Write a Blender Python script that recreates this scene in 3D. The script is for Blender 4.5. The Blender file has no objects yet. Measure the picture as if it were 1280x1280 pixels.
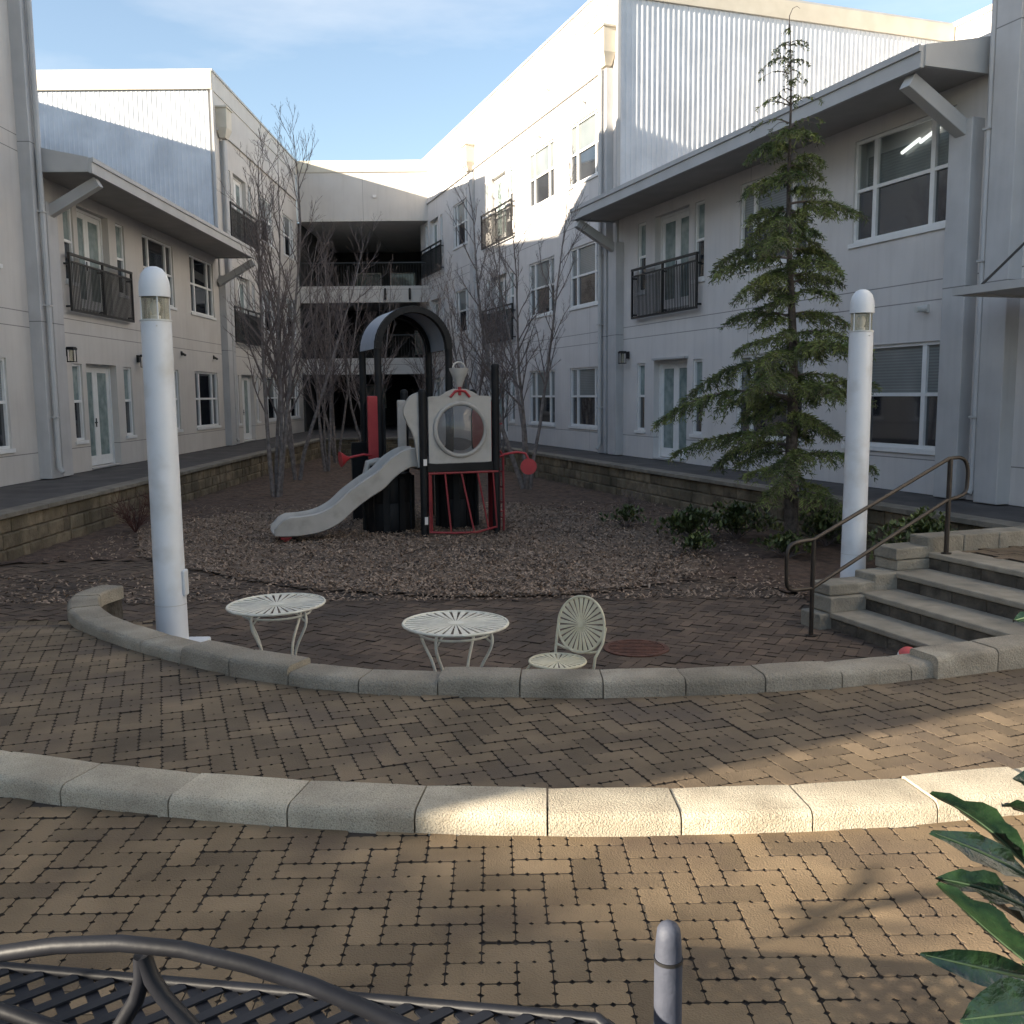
import bpy, bmesh, math, random
from mathutils import Vector, Matrix, geometry
random.seed(7)
R_ = math.radians
S = bpy.context.scene
COL = S.collection
PI = math.pi

# ---------------------------------------------------------------- helpers
class MB:
    """collects shapes, links them as ONE mesh object"""
    def __init__(s): s.v = []; s.f = []; s.t = []; s.cur = 0.0; s.m = []; s.mi = 0
    def add(s, vs, fs):
        o = len(s.v); s.v.extend([tuple(p) for p in vs])
        for f in fs:
            s.f.append(tuple(i + o for i in f)); s.t.append(s.cur); s.m.append(s.mi)
    def box(s, x0, x1, y0, y1, z0, z1):
        s.add([(x0,y0,z0),(x1,y0,z0),(x1,y1,z0),(x0,y1,z0),(x0,y0,z1),(x1,y0,z1),(x1,y1,z1),(x0,y1,z1)],
              [(0,3,2,1),(4,5,6,7),(0,1,5,4),(1,2,6,5),(2,3,7,6),(3,0,4,7)])
    def obox(s, c, ax, ay, az):
        c, ax, ay, az = map(Vector, (c, ax, ay, az))
        p = [c + a*ax + b*ay + d*az for d in (-1,1) for a, b in ((-1,-1),(1,-1),(1,1),(-1,1))]
        s.add(p, [(0,3,2,1),(4,5,6,7),(0,1,5,4),(1,2,6,5),(2,3,7,6),(3,0,4,7)])
    def bar(s, a, b, w, h, up=(0,0,1)):
        a, b = Vector(a), Vector(b); d = (b-a); L = d.length; d.normalize()
        u = Vector(up); sd = d.cross(u)
        if sd.length < 1e-4: sd = Vector((1,0,0))
        sd.normalize(); u2 = sd.cross(d)
        s.obox((a+b)/2, d*L/2, sd*w/2, u2*h/2)
    def quad(s, a, b, c, d): s.add([a,b,c,d], [(0,1,2,3)])
    def tube(s, pts, r, n=8, cap=True, closed=False):
        pts = [Vector(p) for p in pts]; m = len(pts)
        rs = r if isinstance(r, (list, tuple)) else [r]*m
        o = len(s.v); prev = None; vs = []; fs = []
        for i, p in enumerate(pts):
            if closed: d = pts[(i+1) % m] - pts[i-1]
            elif i == 0: d = pts[1]-p
            elif i == m-1: d = p-pts[i-1]
            else: d = (pts[i+1]-p).normalized() + (p-pts[i-1]).normalized()
            if d.length < 1e-9: d = Vector((0,0,1))
            d.normalize()
            if prev is None:
                a = Vector((0,0,1)) if abs(d.z) < .9 else Vector((1,0,0))
                u = d.cross(a).normalized()
            else:
                u = prev - d*prev.dot(d)
                if u.length < 1e-6: u = d.cross(Vector((1,0,0)))
                u.normalize()
            prev = u; w = d.cross(u)
            for k in range(n):
                t = 2*PI*k/n; vs.append(p + (u*math.cos(t) + w*math.sin(t))*rs[i])
        rng = m if closed else m-1
        for i in range(rng):
            j = (i+1) % m
            for k in range(n):
                k2 = (k+1) % n
                fs.append((i*n+k, i*n+k2, j*n+k2, j*n+k))
        if cap and not closed:
            fs.append(tuple(reversed(range(n)))); fs.append(tuple(range((m-1)*n, m*n)))
        s.add(vs, fs)
    def lathe(s, prof, n=32, c=(0,0,0), ang=2*PI):
        """prof: (r, z) list, round the z axis"""
        vs = []; fs = []; m = len(prof)
        for r, z in prof:
            for k in range(n):
                t = ang*k/n; vs.append((c[0]+r*math.cos(t), c[1]+r*math.sin(t), c[2]+z))
        for i in range(m-1):
            for k in range(n):
                k2 = (k+1) % n; fs.append((i*n+k, i*n+k2, (i+1)*n+k2, (i+1)*n+k))
        fs.append(tuple(reversed(range(n)))); fs.append(tuple(range((m-1)*n, m*n)))
        s.add(vs, fs)
    def prism(s, poly, z0, z1):
        n = len(poly); vs = [(p[0],p[1],z0) for p in poly] + [(p[0],p[1],z1) for p in poly]
        fs = [tuple(reversed(range(n))), tuple(range(n, 2*n))]
        for i in range(n):
            j = (i+1) % n; fs.append((i, j, n+j, n+i))
        s.add(vs, fs)
    def xform(s, M):
        s.v = [tuple(M @ Vector(p)) for p in s.v]; return s
    def build(s, name, mat, parent=None, off=(0,0,0), smooth=None, bevel=0, seg=2, tint=False, loc=None):
        me = bpy.data.meshes.new(name)
        ox, oy, oz = off
        v = [(p[0]-ox, p[1]-oy, p[2]-oz) for p in s.v] if off != (0,0,0) else s.v
        me.from_pydata(v, [], s.f)
        mats = mat if isinstance(mat, (list, tuple)) else [mat]
        for m in mats: me.materials.append(m)
        if len(mats) > 1: me.polygons.foreach_set('material_index', s.m)
        if tint:
            a = me.attributes.new('tint', 'FLOAT', 'FACE'); a.data.foreach_set('value', s.t)
        if smooth is not None:
            me.polygons.foreach_set('use_smooth', [True]*len(me.polygons))
            me.set_sharp_from_angle(angle=R_(smooth))
        me.update()
        o = bpy.data.objects.new(name, me); COL.objects.link(o)
        if parent is not None: o.parent = parent
        if loc: o.location = loc
        if bevel:
            b = o.modifiers.new('bevel', 'BEVEL'); b.width = bevel; b.segments = seg; b.limit_method = 'ANGLE'; b.angle_limit = R_(40)
        return o

def tag(o, label=None, cat=None, group=None, kind=None):
    if label: o['label'] = label
    if cat: o['category'] = cat
    if group: o['group'] = group
    if kind: o['kind'] = kind
    return o
def empty(name, loc, rz=0.0, label=None, cat=None, group=None):
    o = bpy.data.objects.new(name, None); COL.objects.link(o); o.empty_display_size = .2
    o.location = loc; o.rotation_euler = (0,0,rz)
    return tag(o, label, cat, group)
def copy_tree(o, parent=None):
    c = o.copy(); COL.objects.link(c)
    if parent is not None: c.parent = parent
    for ch in [x for x in bpy.data.objects if x.parent == o]: copy_tree(ch, c)
    return c

# ---------------------------------------------------------------- materials
def mat(name, c1, c2=None, scale=4.0, rough=.7, bump=0.0, bscale=40.0, metal=0.0, tint=0.0, detail=6, spec=.5, coat=0.0, stain=None, stscale=1.2, contrast=(.35,.65), trans=0.0, extra=None):
    m = bpy.data.materials.new(name); m.use_nodes = True
    N = m.node_tree.nodes; L = m.node_tree.links
    b = N['Principled BSDF']
    b.inputs['Roughness'].default_value = rough; b.inputs['Metallic'].default_value = metal
    b.inputs['Specular IOR Level'].default_value = spec; b.inputs['Coat Weight'].default_value = coat
    b.inputs['Coat Roughness'].default_value = .04
    tc = N.new('ShaderNodeTexCoord')
    nz = N.new('ShaderNodeTexNoise'); nz.inputs['Scale'].default_value = scale; nz.inputs['Detail'].default_value = detail
    L.new(tc.outputs['Object'], nz.inputs['Vector'])
    rp = N.new('ShaderNodeValToRGB')
    rp.color_ramp.elements[0].position = contrast[0]; rp.color_ramp.elements[1].position = contrast[1]
    rp.color_ramp.elements[0].color = (*c1, 1); rp.color_ramp.elements[1].color = (*(c2 or c1), 1)
    L.new(nz.outputs['Fac'], rp.inputs['Fac']); out = rp.outputs['Color']
    def mixmul(colsock, valsock):
        mx = N.new('ShaderNodeMix'); mx.data_type = 'RGBA'; mx.blend_type = 'MULTIPLY'; mx.inputs[0].default_value = 1
        L.new(colsock, mx.inputs[6]); L.new(valsock, mx.inputs[7]); return mx.outputs[2]
    if tint:
        at = N.new('ShaderNodeAttribute'); at.attribute_name = 'tint'
        mr = N.new('ShaderNodeMapRange'); mr.inputs[3].default_value = 1-tint; mr.inputs[4].default_value = 1+tint
        L.new(at.outputs['Fac'], mr.inputs[0]); out = mixmul(out, mr.outputs[0])
    if stain:
        n2 = N.new('ShaderNodeTexNoise'); n2.inputs['Scale'].default_value = stscale; n2.inputs['Detail'].default_value = 5
        L.new(tc.outputs['Object'], n2.inputs['Vector'])
        r2 = N.new('ShaderNodeValToRGB'); r2.color_ramp.elements[0].position = .5; r2.color_ramp.elements[1].position = .72
        L.new(n2.outputs['Fac'], r2.inputs['Fac'])
        mx = N.new('ShaderNodeMix'); mx.data_type = 'RGBA'
        L.new(r2.outputs['Color'], mx.inputs[0]); L.new(out, mx.inputs[6]); mx.inputs[7].default_value = (*stain, 1); out = mx.outputs[2]
    if extra: out = extra(N, L, tc, out, mixmul)
    L.new(out, b.inputs['Base Color'])
    if bump:
        n3 = N.new('ShaderNodeTexNoise'); n3.inputs['Scale'].default_value = bscale; n3.inputs['Detail'].default_value = 8
        L.new(tc.outputs['Object'], n3.inputs['Vector'])
        bp = N.new('ShaderNodeBump'); bp.inputs['Strength'].default_value = bump; bp.inputs['Distance'].default_value = .02
        L.new(n3.outputs['Fac'], bp.inputs['Height']); L.new(bp.outputs['Normal'], b.inputs['Normal'])
    if trans: b.inputs['Transmission Weight'].default_value = trans
    return m

def streaks(N, L, tc, out, mixmul):
    mp_ = N.new('ShaderNodeMapping'); mp_.inputs['Scale'].default_value = (3.2, 3.2, .22); L.new(tc.outputs['Object'], mp_.inputs[0])
    n_ = N.new('ShaderNodeTexNoise'); n_.inputs['Scale'].default_value = 2.0; n_.inputs['Detail'].default_value = 7; n_.inputs['Roughness'].default_value = .6
    L.new(mp_.outputs[0], n_.inputs['Vector']); r_ = N.new('ShaderNodeMapRange'); r_.inputs[1].default_value = .48; r_.inputs[2].default_value = .74; r_.inputs[3].default_value = 1.0; r_.inputs[4].default_value = .91
    L.new(n_.outputs['Fac'], r_.inputs[0]); return mixmul(out, r_.outputs[0])
def joints(zs, xs=None, period=None):
    """thin panel joints of the rendered walls (lines across the object at given heights / spacing)"""
    def f(N, L, tc, out, mixmul):
        sp = N.new('ShaderNodeSeparateXYZ'); L.new(tc.outputs['Object'], sp.inputs[0])
        acc = None
        def line(sock, v, w):
            a = N.new('ShaderNodeMath'); a.operation = 'SUBTRACT'; L.new(sock, a.inputs[0]); a.inputs[1].default_value = v
            c = N.new('ShaderNodeMath'); c.operation = 'ABSOLUTE'; L.new(a.outputs[0], c.inputs[0])
            d = N.new('ShaderNodeMath'); d.operation = 'LESS_THAN'; L.new(c.outputs[0], d.inputs[0]); d.inputs[1].default_value = w
            return d.outputs[0]
        for z in zs:
            l = line(sp.outputs[2], z, .009)
            if acc is None: acc = l
            else:
                mx = N.new('ShaderNodeMath'); mx.operation = 'MAXIMUM'; L.new(acc, mx.inputs[0]); L.new(l, mx.inputs[1]); acc = mx.outputs[0]
        if period:
            md = N.new('ShaderNodeMath'); md.operation = 'PINGPONG'; L.new(sp.outputs[0], md.inputs[0]); md.inputs[1].default_value = period
            l = line(md.outputs[0], 0, .007)
            mx = N.new('ShaderNodeMath'); mx.operation = 'MAXIMUM'; L.new(acc, mx.inputs[0]); L.new(l, mx.inputs[1]); acc = mx.outputs[0]
        out = streaks(N, L, tc, out, mixmul)
        mr = N.new('ShaderNodeMapRange'); mr.inputs[3].default_value = 1; mr.inputs[4].default_value = .42
        L.new(acc, mr.inputs[0]); return mixmul(out, mr.outputs[0])
    return f

M = {}
JZ = (.52, 2.98, 3.28, 6.32, 6.62)
M['stucco'] = mat('stucco', (.545,.51,.475), (.60,.57,.535), .9, .85, .12, 60, extra=joints(JZ, period=4.05), stain=(.54,.51,.48), stscale=.5)
M['stucco_r'] = mat('stucco_right', (.59,.565,.55), (.65,.625,.608), .9, .85, .12, 60, extra=joints(JZ, period=4.05), stain=(.57,.56,.56), stscale=.5)  # same paint as the left walls; cooler, brighter light put into the colour
M['trim'] = mat('grey_trim', (.42,.415,.41), (.47,.465,.46), 2, .6, .05, 30)
M['pil'] = mat('pilaster_paint', (.44,.435,.435), (.50,.495,.495), 2, .7, .05, 30, extra=joints((3.1,6.5)))
M['soffit'] = mat('soffit', (.36,.345,.33), (.41,.395,.38), 2, .8)
M['roof'] = mat('roof_metal', (.33,.33,.33), (.38,.38,.38), 2, .5)
M['cream'] = mat('cream_coping', (.56,.505,.41), (.62,.565,.47), 2, .7)
M['corr'] = mat('corrugated_metal', (.56,.58,.61), (.66,.68,.71), 1.5, .5, metal=.15, stain=(.50,.52,.55), stscale=.8)
M['frame'] = mat('window_frame_white', (.72,.72,.71), (.78,.78,.77), 6, .45)
def slats(N, L, tc, out, mixmul):
    w = N.new('ShaderNodeTexWave'); w.bands_direction = 'Z'; w.inputs['Scale'].default_value = 6.5; w.inputs['Distortion'].default_value = .25
    L.new(tc.outputs['Object'], w.inputs['Vector'])
    mr = N.new('ShaderNodeMapRange'); mr.inputs[3].default_value = .72; mr.inputs[4].default_value = 1.05
    L.new(w.outputs['Fac'], mr.inputs[0]); return mixmul(out, mr.outputs[0])
M['glass'] = mat('dark_window_glass', (.012,.014,.018), (.03,.033,.04), 1.1, .04, spec=.6); M['glass'].node_tree.nodes['Principled BSDF'].inputs['IOR'].default_value = 1.95
M['blind'] = mat('glass_over_blind', (.15,.17,.17), (.25,.27,.27), .8, .55, coat=.9, extra=slats)
M['curtain'] = mat('glass_over_curtain', (.13,.19,.19), (.26,.32,.31), 5, .6, coat=.9)
M['black'] = mat('black_iron', (.012,.012,.013), (.022,.021,.021), 10, .45)
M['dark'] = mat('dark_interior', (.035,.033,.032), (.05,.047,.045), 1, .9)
M['whitepole'] = mat('white_pole_paint', (.66,.68,.70), (.74,.75,.77), 2.2, .42, .03, 12, stain=(.58,.575,.56), stscale=3.5)
M['lens'] = mat('lamp_lens', (.70,.66,.52), (.80,.77,.64), 12, .12, trans=.8, spec=.6); M['lens'].node_tree.nodes['Principled BSDF'].inputs['IOR'].default_value = 1.12
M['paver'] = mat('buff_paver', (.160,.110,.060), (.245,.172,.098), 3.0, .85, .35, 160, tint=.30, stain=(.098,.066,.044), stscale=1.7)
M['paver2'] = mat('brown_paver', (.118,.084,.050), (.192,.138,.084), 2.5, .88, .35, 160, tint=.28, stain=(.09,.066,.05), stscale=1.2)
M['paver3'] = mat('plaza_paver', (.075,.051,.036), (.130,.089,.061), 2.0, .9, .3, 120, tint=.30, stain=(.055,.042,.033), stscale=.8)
M['bed'] = mat('jointing_sand', (.032,.024,.018), (.06,.045,.034), 6, .95)
M['path'] = mat('path_concrete', (.060,.054,.052), (.10,.09,.085), 2.0, .9, .2, 60, stain=(.05,.045,.042))
def pits(N, L, tc, out, mixmul):
    v = N.new('ShaderNodeTexNoise'); v.inputs['Scale'].default_value = 190; v.inputs['Detail'].default_value = 3
    L.new(tc.outputs['Object'], v.inputs['Vector'])
    mr = N.new('ShaderNodeMapRange'); mr.inputs[1].default_value = .34; mr.inputs[2].default_value = .5; mr.inputs[3].default_value = .62; mr.inputs[4].default_value = 1.03
    L.new(v.outputs['Fac'], mr.inputs[0]); return mixmul(out, mr.outputs[0])
M['kerb'] = mat('kerb_concrete', (.42,.36,.27), (.54,.475,.36), 5, .92, .55, 150, tint=.24, extra=pits, stain=(.36,.305,.225), stscale=3)
M['capstone'] = mat('seat_wall_concrete', (.26,.222,.17), (.36,.315,.245), 4, .92, .6, 80, tint=.14, extra=pits, stain=(.20,.172,.13), stscale=2.5)
M['splitface'] = mat('splitface_stone', (.125,.098,.064), (.215,.175,.118), 6, .95, 1.0, 22, tint=.30, stain=(.085,.072,.045), stscale=1.5)
M['splitcap'] = mat('wall_cap_stone', (.17,.15,.12), (.24,.215,.175), 5, .95, .6, 60, tint=.12)
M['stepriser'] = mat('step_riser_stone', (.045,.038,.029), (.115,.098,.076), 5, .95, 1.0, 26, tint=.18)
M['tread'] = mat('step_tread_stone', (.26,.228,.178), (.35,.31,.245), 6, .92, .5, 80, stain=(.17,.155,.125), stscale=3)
M['mulch'] = mat('dark_mulch', (.062,.040,.028), (.130,.084,.060), 9, .95, 1.0, 45)
M['chipbed'] = mat('chip_bed', (.14,.098,.07), (.235,.172,.125), 30, .95, 1.0, 70, stain=(.07,.05,.04))
M['chip'] = mat('wood_chip', (.225,.160,.115), (.33,.245,.18), 3, .9, tint=.45)
M['ground'] = mat('soil', (.05,.037,.028), (.08,.06,.045), 2, .95, .5, 20)
M['ivory'] = mat('ivory_paint', (.62,.55,.37), (.70,.635,.46), 12, .5, .1, 60, stain=(.50,.44,.32), stscale=9)
M['whitetable'] = mat('white_table_paint', (.64,.60,.49), (.73,.69,.58), 12, .5, .1, 60, stain=(.50,.46,.39), stscale=9)
M['bronze'] = mat('bronze_rail', (.030,.023,.018), (.05,.039,.031), 8, .42, metal=.3)
M['red'] = mat('red_plastic', (.32,.022,.028), (.40,.035,.04), 3, .5)
M['redm'] = mat('red_metal', (.21,.022,.026), (.28,.03,.034), 3, .5)
M['tan'] = mat('grey_plastic', (.40,.38,.35), (.47,.45,.42), 2, .5, stain=(.34,.32,.29), stscale=4)
M['blackp'] = mat('black_plastic', (.007,.007,.008), (.013,.013,.014), 3, .6, spec=.3)
M['bluep'] = mat('blue_roof_plastic', (.25,.31,.40), (.32,.38,.46), 2, .35)
M['bubble'] = mat('bubble_window', (.20,.185,.17), (.30,.28,.26), 2.4, .08, coat=1, spec=.6)
M['bark'] = mat('grey_bark', (.135,.115,.105), (.25,.215,.20), 14, .9, .6, 40)
M['twig'] = mat('twig_bark', (.115,.090,.083), (.185,.148,.138), 10, .9)
M['cbark'] = mat('conifer_bark', (.055,.044,.037), (.12,.10,.085), 16, .95, .8, 40)
M['needle'] = mat('needles', (.062,.098,.027), (.205,.235,.068), 2.6, .6, tint=.5, contrast=(.35,.68))
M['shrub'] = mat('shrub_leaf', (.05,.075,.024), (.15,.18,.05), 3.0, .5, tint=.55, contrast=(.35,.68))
M['redtwig'] = mat('red_twig', (.075,.03,.026), (.11,.05,.04), 10, .9)
M['leaf'] = mat('glossy_leaf', (.004,.012,.008), (.016,.036,.014), 26, .24, .25, 60, spec=.6)
M['rib'] = mat('leaf_rib', (.035,.06,.03), (.05,.08,.04), 5, .5)
M['gunmetal'] = mat('grey_bench_metal', (.007,.0075,.010), (.014,.015,.020), 8, .5, .04, 60, spec=.25)
M['postmetal'] = mat('blue_grey_post', (.05,.056,.078), (.075,.082,.108), 10, .62, .15, 40, metal=.1, spec=.3)
M['rust'] = mat('rusty_iron', (.07,.030,.020), (.13,.055,.035), 14, .9, .4, 60)
M['pink'] = mat('red_ball', (.55,.07,.07), (.62,.12,.10), 3, .45)
M['ballw'] = mat('white_ball', (.7,.66,.63), (.75,.72,.7), 3, .45)
M['clear_pane'] = mat('clear_pane', (.75,.8,.8), (.75,.8,.8), 1, .02, trans=.95); M['clear_pane'].node_tree.nodes['Principled BSDF'].inputs['IOR'].default_value = 1.2
M['tube'] = mat('lit_tube', (.9,.9,.9)); _b = M['tube'].node_tree.nodes['Principled BSDF']; _b.inputs['Emission Color'].default_value = (1,.98,.92,1); _b.inputs['Emission Strength'].default_value = .55
M['light'] = mat('fixture', (.5,.5,.48), (.6,.6,.58), 3, .4)

# ---------------------------------------------------------------- camera, sun, sky
PITCH, ROLL, H = R_(7), R_(-.5), 1.6
f = Vector((0, math.cos(PITCH), -math.sin(PITCH))); r = Vector((1,0,0)); u = r.cross(f)
c_, s_ = math.cos(ROLL), math.sin(ROLL)
r2 = r*c_ + u*s_; u2 = u*c_ - r*s_
cam = bpy.data.cameras.new('camera'); co = bpy.data.objects.new('camera', cam); COL.objects.link(co)
cam.sensor_width = 36; cam.lens = 36*1200/1280; cam.clip_start = .05; cam.clip_end = 2000
mw = Matrix.Identity(4)
for i in range(3):
    mw[i][0] = r2[i]; mw[i][1] = u2[i]; mw[i][2] = -f[i]
mw[2][3] = H
co.matrix_world = mw; S.camera = co
def ray(x, y): return f + r2*((x-640)/1200) - u2*((y-640)/1200)
def at(x, y, D):
    """point D metres in front of the viewer"""
    return Vector((0,0,H)) + ray(x, y)*D
def atz(x, y, z):
    v = ray(x, y); t = (z-H)/v.z; return Vector((0,0,H)) + v*t

EL = R_(14.2); HX, HY = .894, .447          # horizontal travel of the sunlight
sd = Vector((HX*math.cos(EL), HY*math.cos(EL), -math.sin(EL)))
sl = bpy.data.lights.new('sun', 'SUN'); sl.energy = 5.0; sl.angle = R_(.5); sl.color = (1, .88, .70)
so = bpy.data.objects.new('sun', sl); COL.objects.link(so); so.rotation_euler = sd.to_track_quat('-Z', 'Y').to_euler()
W = bpy.data.worlds.new('World'); S.world = W; W.use_nodes = True
nt = W.node_tree; bg = nt.nodes['Background']
sky = nt.nodes.new('ShaderNodeTexSky'); sky.sky_type = 'NISHITA'; sky.sun_disc = False
sky.sun_elevation = EL; sky.sun_rotation = math.atan2(-HX, -HY) % (2*PI); sky.air_density = 1.0; sky.dust_density = .6; sky.ozone_density = 1.4
tcw = nt.nodes.new('ShaderNodeTexCoord'); mp = nt.nodes.new('ShaderNodeMapping'); mp.inputs['Scale'].default_value = (1.2, 1.2, 4.5); mp.inputs['Rotation'].default_value = (0, .12, .3)
nt.links.new(tcw.outputs['Generated'], mp.inputs[0])
nw = nt.nodes.new('ShaderNodeTexNoise'); nw.inputs['Scale'].default_value = 1.6; nw.inputs['Detail'].default_value = 7; nw.inputs['Roughness'].default_value = .55
nt.links.new(mp.outputs[0], nw.inputs['Vector'])
rw = nt.nodes.new('ShaderNodeValToRGB'); rw.color_ramp.elements[0].position = .48; rw.color_ramp.elements[1].position = .88
rw.color_ramp.elements[1].color = (.62,.62,.62,1); rw.color_ramp.elements[0].color = (.06,.06,.06,1)
nt.links.new(nw.outputs['Fac'], rw.inputs[0])
mxw = nt.nodes.new('ShaderNodeMix'); mxw.data_type = 'RGBA'
nt.links.new(rw.outputs[0], mxw.inputs[0]); nt.links.new(sky.outputs[0], mxw.inputs[6]); mxw.inputs[7].default_value = (5.2, 5.05, 4.85, 1)
nt.links.new(mxw.outputs[2], bg.inputs[0]); bg.inputs[1].default_value = .088
S.view_settings.view_transform = 'Standard'; S.view_settings.look = 'None'; S.view_settings.gamma = 1
S.view_settings.exposure = 1.72
S.render.resolution_x = S.render.resolution_y = 1024
S.render.engine = 'CYCLES'

# ---------------------------------------------------------------- facades
class Frame:
    def __init__(s, o, rot): s.o = o; s.rot = rot
    def w(s, x, y=0): 
        c, q = math.cos(s.rot), math.sin(s.rot); return (s.o[0]+c*x-q*y, s.o[1]+q*x+c*y)
FL = Frame((-9.45, 0), R_(-90))            # local x = -world y, local y towards the court
PR = (2.85, 25.5); uR = Vector((-.35,1,0)).normalized(); nR = Vector((-uR.y, uR.x, 0))
FR = Frame(PR, math.atan2(uR.y, uR.x))     # local x = s along the right facade
FB = Frame((-6.5, 44), R_(180))

class Bld:
    def __init__(s, fr, xc, name, label, cat='building', wall='stucco', yc=0):
        s.fr = fr; s.off = (xc, yc, 0); s.wall = M[wall]
        w = fr.w(xc, yc); s.e = empty(name, (w[0], w[1], 0), fr.rot, label, cat); s.open = []; s.parts = []
    def part(s, mb, name, m, parent=None, **k):
        off = k.pop('off', s.off)
        return mb.build(name, m, parent or s.e, off=off, **k)
    def win(s, x0, x1, z0, z1, blind=.5, side=False, lit=False):
        s.open.append((x0, x1, z0, z1)); y = -.085
        fr = MB(); t = .055; d0, d1 = y-.03, y+.045
        fr.box(x0, x0+t, d0, d1, z0, z1); fr.box(x1-t, x1, d0, d1, z0, z1)
        fr.box(x0+t, x1-t, d0, d1, z1-t, z1); fr.box(x0+t, x1-t, d0, d1, z0, z0+t)
        zm = (z0+z1)/2 + .02
        wd = x1-x0
        xs = [x0+t, x1-t]
        if wd > 1.2:
            a = x0+wd*.215; b_ = x1-wd*.215
            fr.box(a-.045, a+.045, d0+.002, d1-.003, z0+t, z1-t); fr.box(b_-.045, b_+.045, d0+.002, d1-.003, z0+t, z1-t)
            xs = [x0+t, a-.045, a+.045, b_-.045, b_+.045, x1-t]
        for i in range(0, len(xs), 2): fr.box(xs[i], xs[i+1], d0+.004, d1-.008, zm-.028, zm+.028)
        o = s.part(fr, 'window', M['frame'])
        pn = MB(); bl = MB()
        for i in range(0, len(xs), 2):
            pn.box(xs[i]+.001, xs[i+1]-.001, y-.02, y-.004, z0+t+.001, zm-.03)
            bm_ = bl if (blind and random.random() < .93) else pn
            bm_.box(xs[i]+.001, xs[i+1]-.001, y-.02, y-.004, zm+.03, z1-t-.001)
        s.part(pn, 'pane', M['glass'], o)
        if bl.v: s.part(bl, 'blind', M['clear_pane'] if lit else (M['blind'] if not side else M['curtain']), o)
        if lit:
            q = MB(); q.box(x0+.06, x1-.06, -.255, -.25, zm, z1-.25); s.part(q, 'blind', M['blind'], o)
            for xa, za in ((x0+.95, z1-.30), (x0+1.35, z1-.37)):
                q = MB(); q.bar((xa, -.2, za), (xa-.40, -.2, za+.13), .04, .04); s.part(q, 'ceiling_light', M['tube'], o)
        sl_ = MB(); sl_.box(x0-.06, x1+.06, .002, .035, z0-.075, z0-.002)
        s.part(sl_, 'sill', M['frame'], o)
    def door(s, x0, x1, z0, z1, curtain=True):
        s.open.append((x0, x1, z0, z1)); y = -.2
        fr = MB(); t = .06
        fr.box(x0, x0+t, y-.03, y+.05, z0, z1); fr.box(x1-t, x1, y-.03, y+.05, z0, z1); fr.box(x0+t, x1-t, y-.03, y+.05, z1-t, z1)
        o = s.part(fr, 'door', M['frame'])
        xm = (x0+x1)/2
        for a, b_ in ((x0+t+.004, xm-.003), (xm+.003, x1-t-.004)):
            lf = MB(); w = .12
            lf.box(a, a+w, y-.02, y+.025, z0+.02, z1-t-.004); lf.box(b_-w, b_, y-.02, y+.025, z0+.02, z1-t-.004)
            lf.box(a+w, b_-w, y-.02, y+.025, z1-t-.004-w, z1-t-.004); lf.box(a+w, b_-w, y-.02, y+.025, z0+.02, z0+.24)
            s.part(lf, 'door_leaf', M['frame'], o)
            pn = MB(); pn.box(a+w+.001, b_-w-.001, y-.01, y+.006, z0+.241, z1-t-.005-w)
            s.part(pn, 'pane', M['curtain'] if curtain else M['glass'], o)
        h = MB(); h.bar((xm+.05, y+.05, z0+1.0), (xm+.17, y+.05, z0+1.0), .02, .025); h.box(xm+.045, xm+.075, y+.025, y+.04, z0+.9, z0+1.1)
        s.part(h, 'handle', M['black'], o)
        h = MB(); h.box(x0, x1, y, .03, z0-.03, z0-.002); s.part(h, 'threshold', M['trim'], o)
    def railing(s, x0, x1, z0, z1):
        m = MB(); d0, d1 = .10, .145
        m.box(x0, x1, d0-.01, d1+.01, z1-.05, z1); m.box(x0, x1, d0, d1, z1-.20, z1-.165); m.box(x0, x1, d0, d1, z0, z0+.05)
        xm = (x0+x1)/2
        for x in (x0+.01, xm-.02, x1-.05): m.box(x, x+.04, .001, d0+.01, z0+.08, z0+.12); m.box(x, x+.04, .001, d0+.01, z1-.25, z1-.21)
        for x in (x0, xm-.025, x1-.05): m.box(x, x+.05, d0-.002, d1+.002, z0+.05, z1-.05)
        o = s.part(m, 'balcony_railing', M['black'])
        p = MB(); n = int((x1-x0)/.072)
        for i in range(1, n):
            x = x0+(x1-x0)*i/n; p.box(x-.011, x+.011, d0+.015, d1-.018, z0+.05, z1-.20)
        s.part(p, 'pickets', M['black'], o)
    def doorbay(s, xs, floors, rail, curtain=True):
        """xs: side light, door, side light; floors: list of floor numbers"""
        for n in floors:
            b = (n-1)*3.42
            s.win(xs[0], xs[1], b+.67, b+2.34, side=True); s.win(xs[4], xs[5], b+.67, b+2.34, side=True)
            s.door(xs[2], xs[3], b+.03 if n == 1 else b+.15, b+2.36, curtain)
            if n > 1: s.railing(rail[0], rail[1], b+.02, b+1.24)
    def shell(s, x0, x1, z1, depth, roof=True, front=True, open_sides=(), wall=None, coping=True):
        """front wall with openings and reveals, plain sides and back"""
        w = MB(); z0 = -.02
        ops = [o for o in s.open]
        xs = sorted(set([x0, x1]+[o[0] for o in ops]+[o[1] for o in ops])); zs = sorted(set([z0, z1]+[o[2] for o in ops]+[o[3] for o in ops]))
        for i in range(len(xs)-1):
            run = None
            for j in range(len(zs)-1):
                cx, cz = (xs[i]+xs[i+1])/2, (zs[j]+zs[j+1])/2
                hole = any(o[0] < cx < o[1] and o[2] < cz < o[3] for o in ops)
                if not hole:
                    w.quad((xs[i],0,zs[j]), (xs[i],0,zs[j+1]), (xs[i+1],0,zs[j+1]), (xs[i+1],0,zs[j]))
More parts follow.
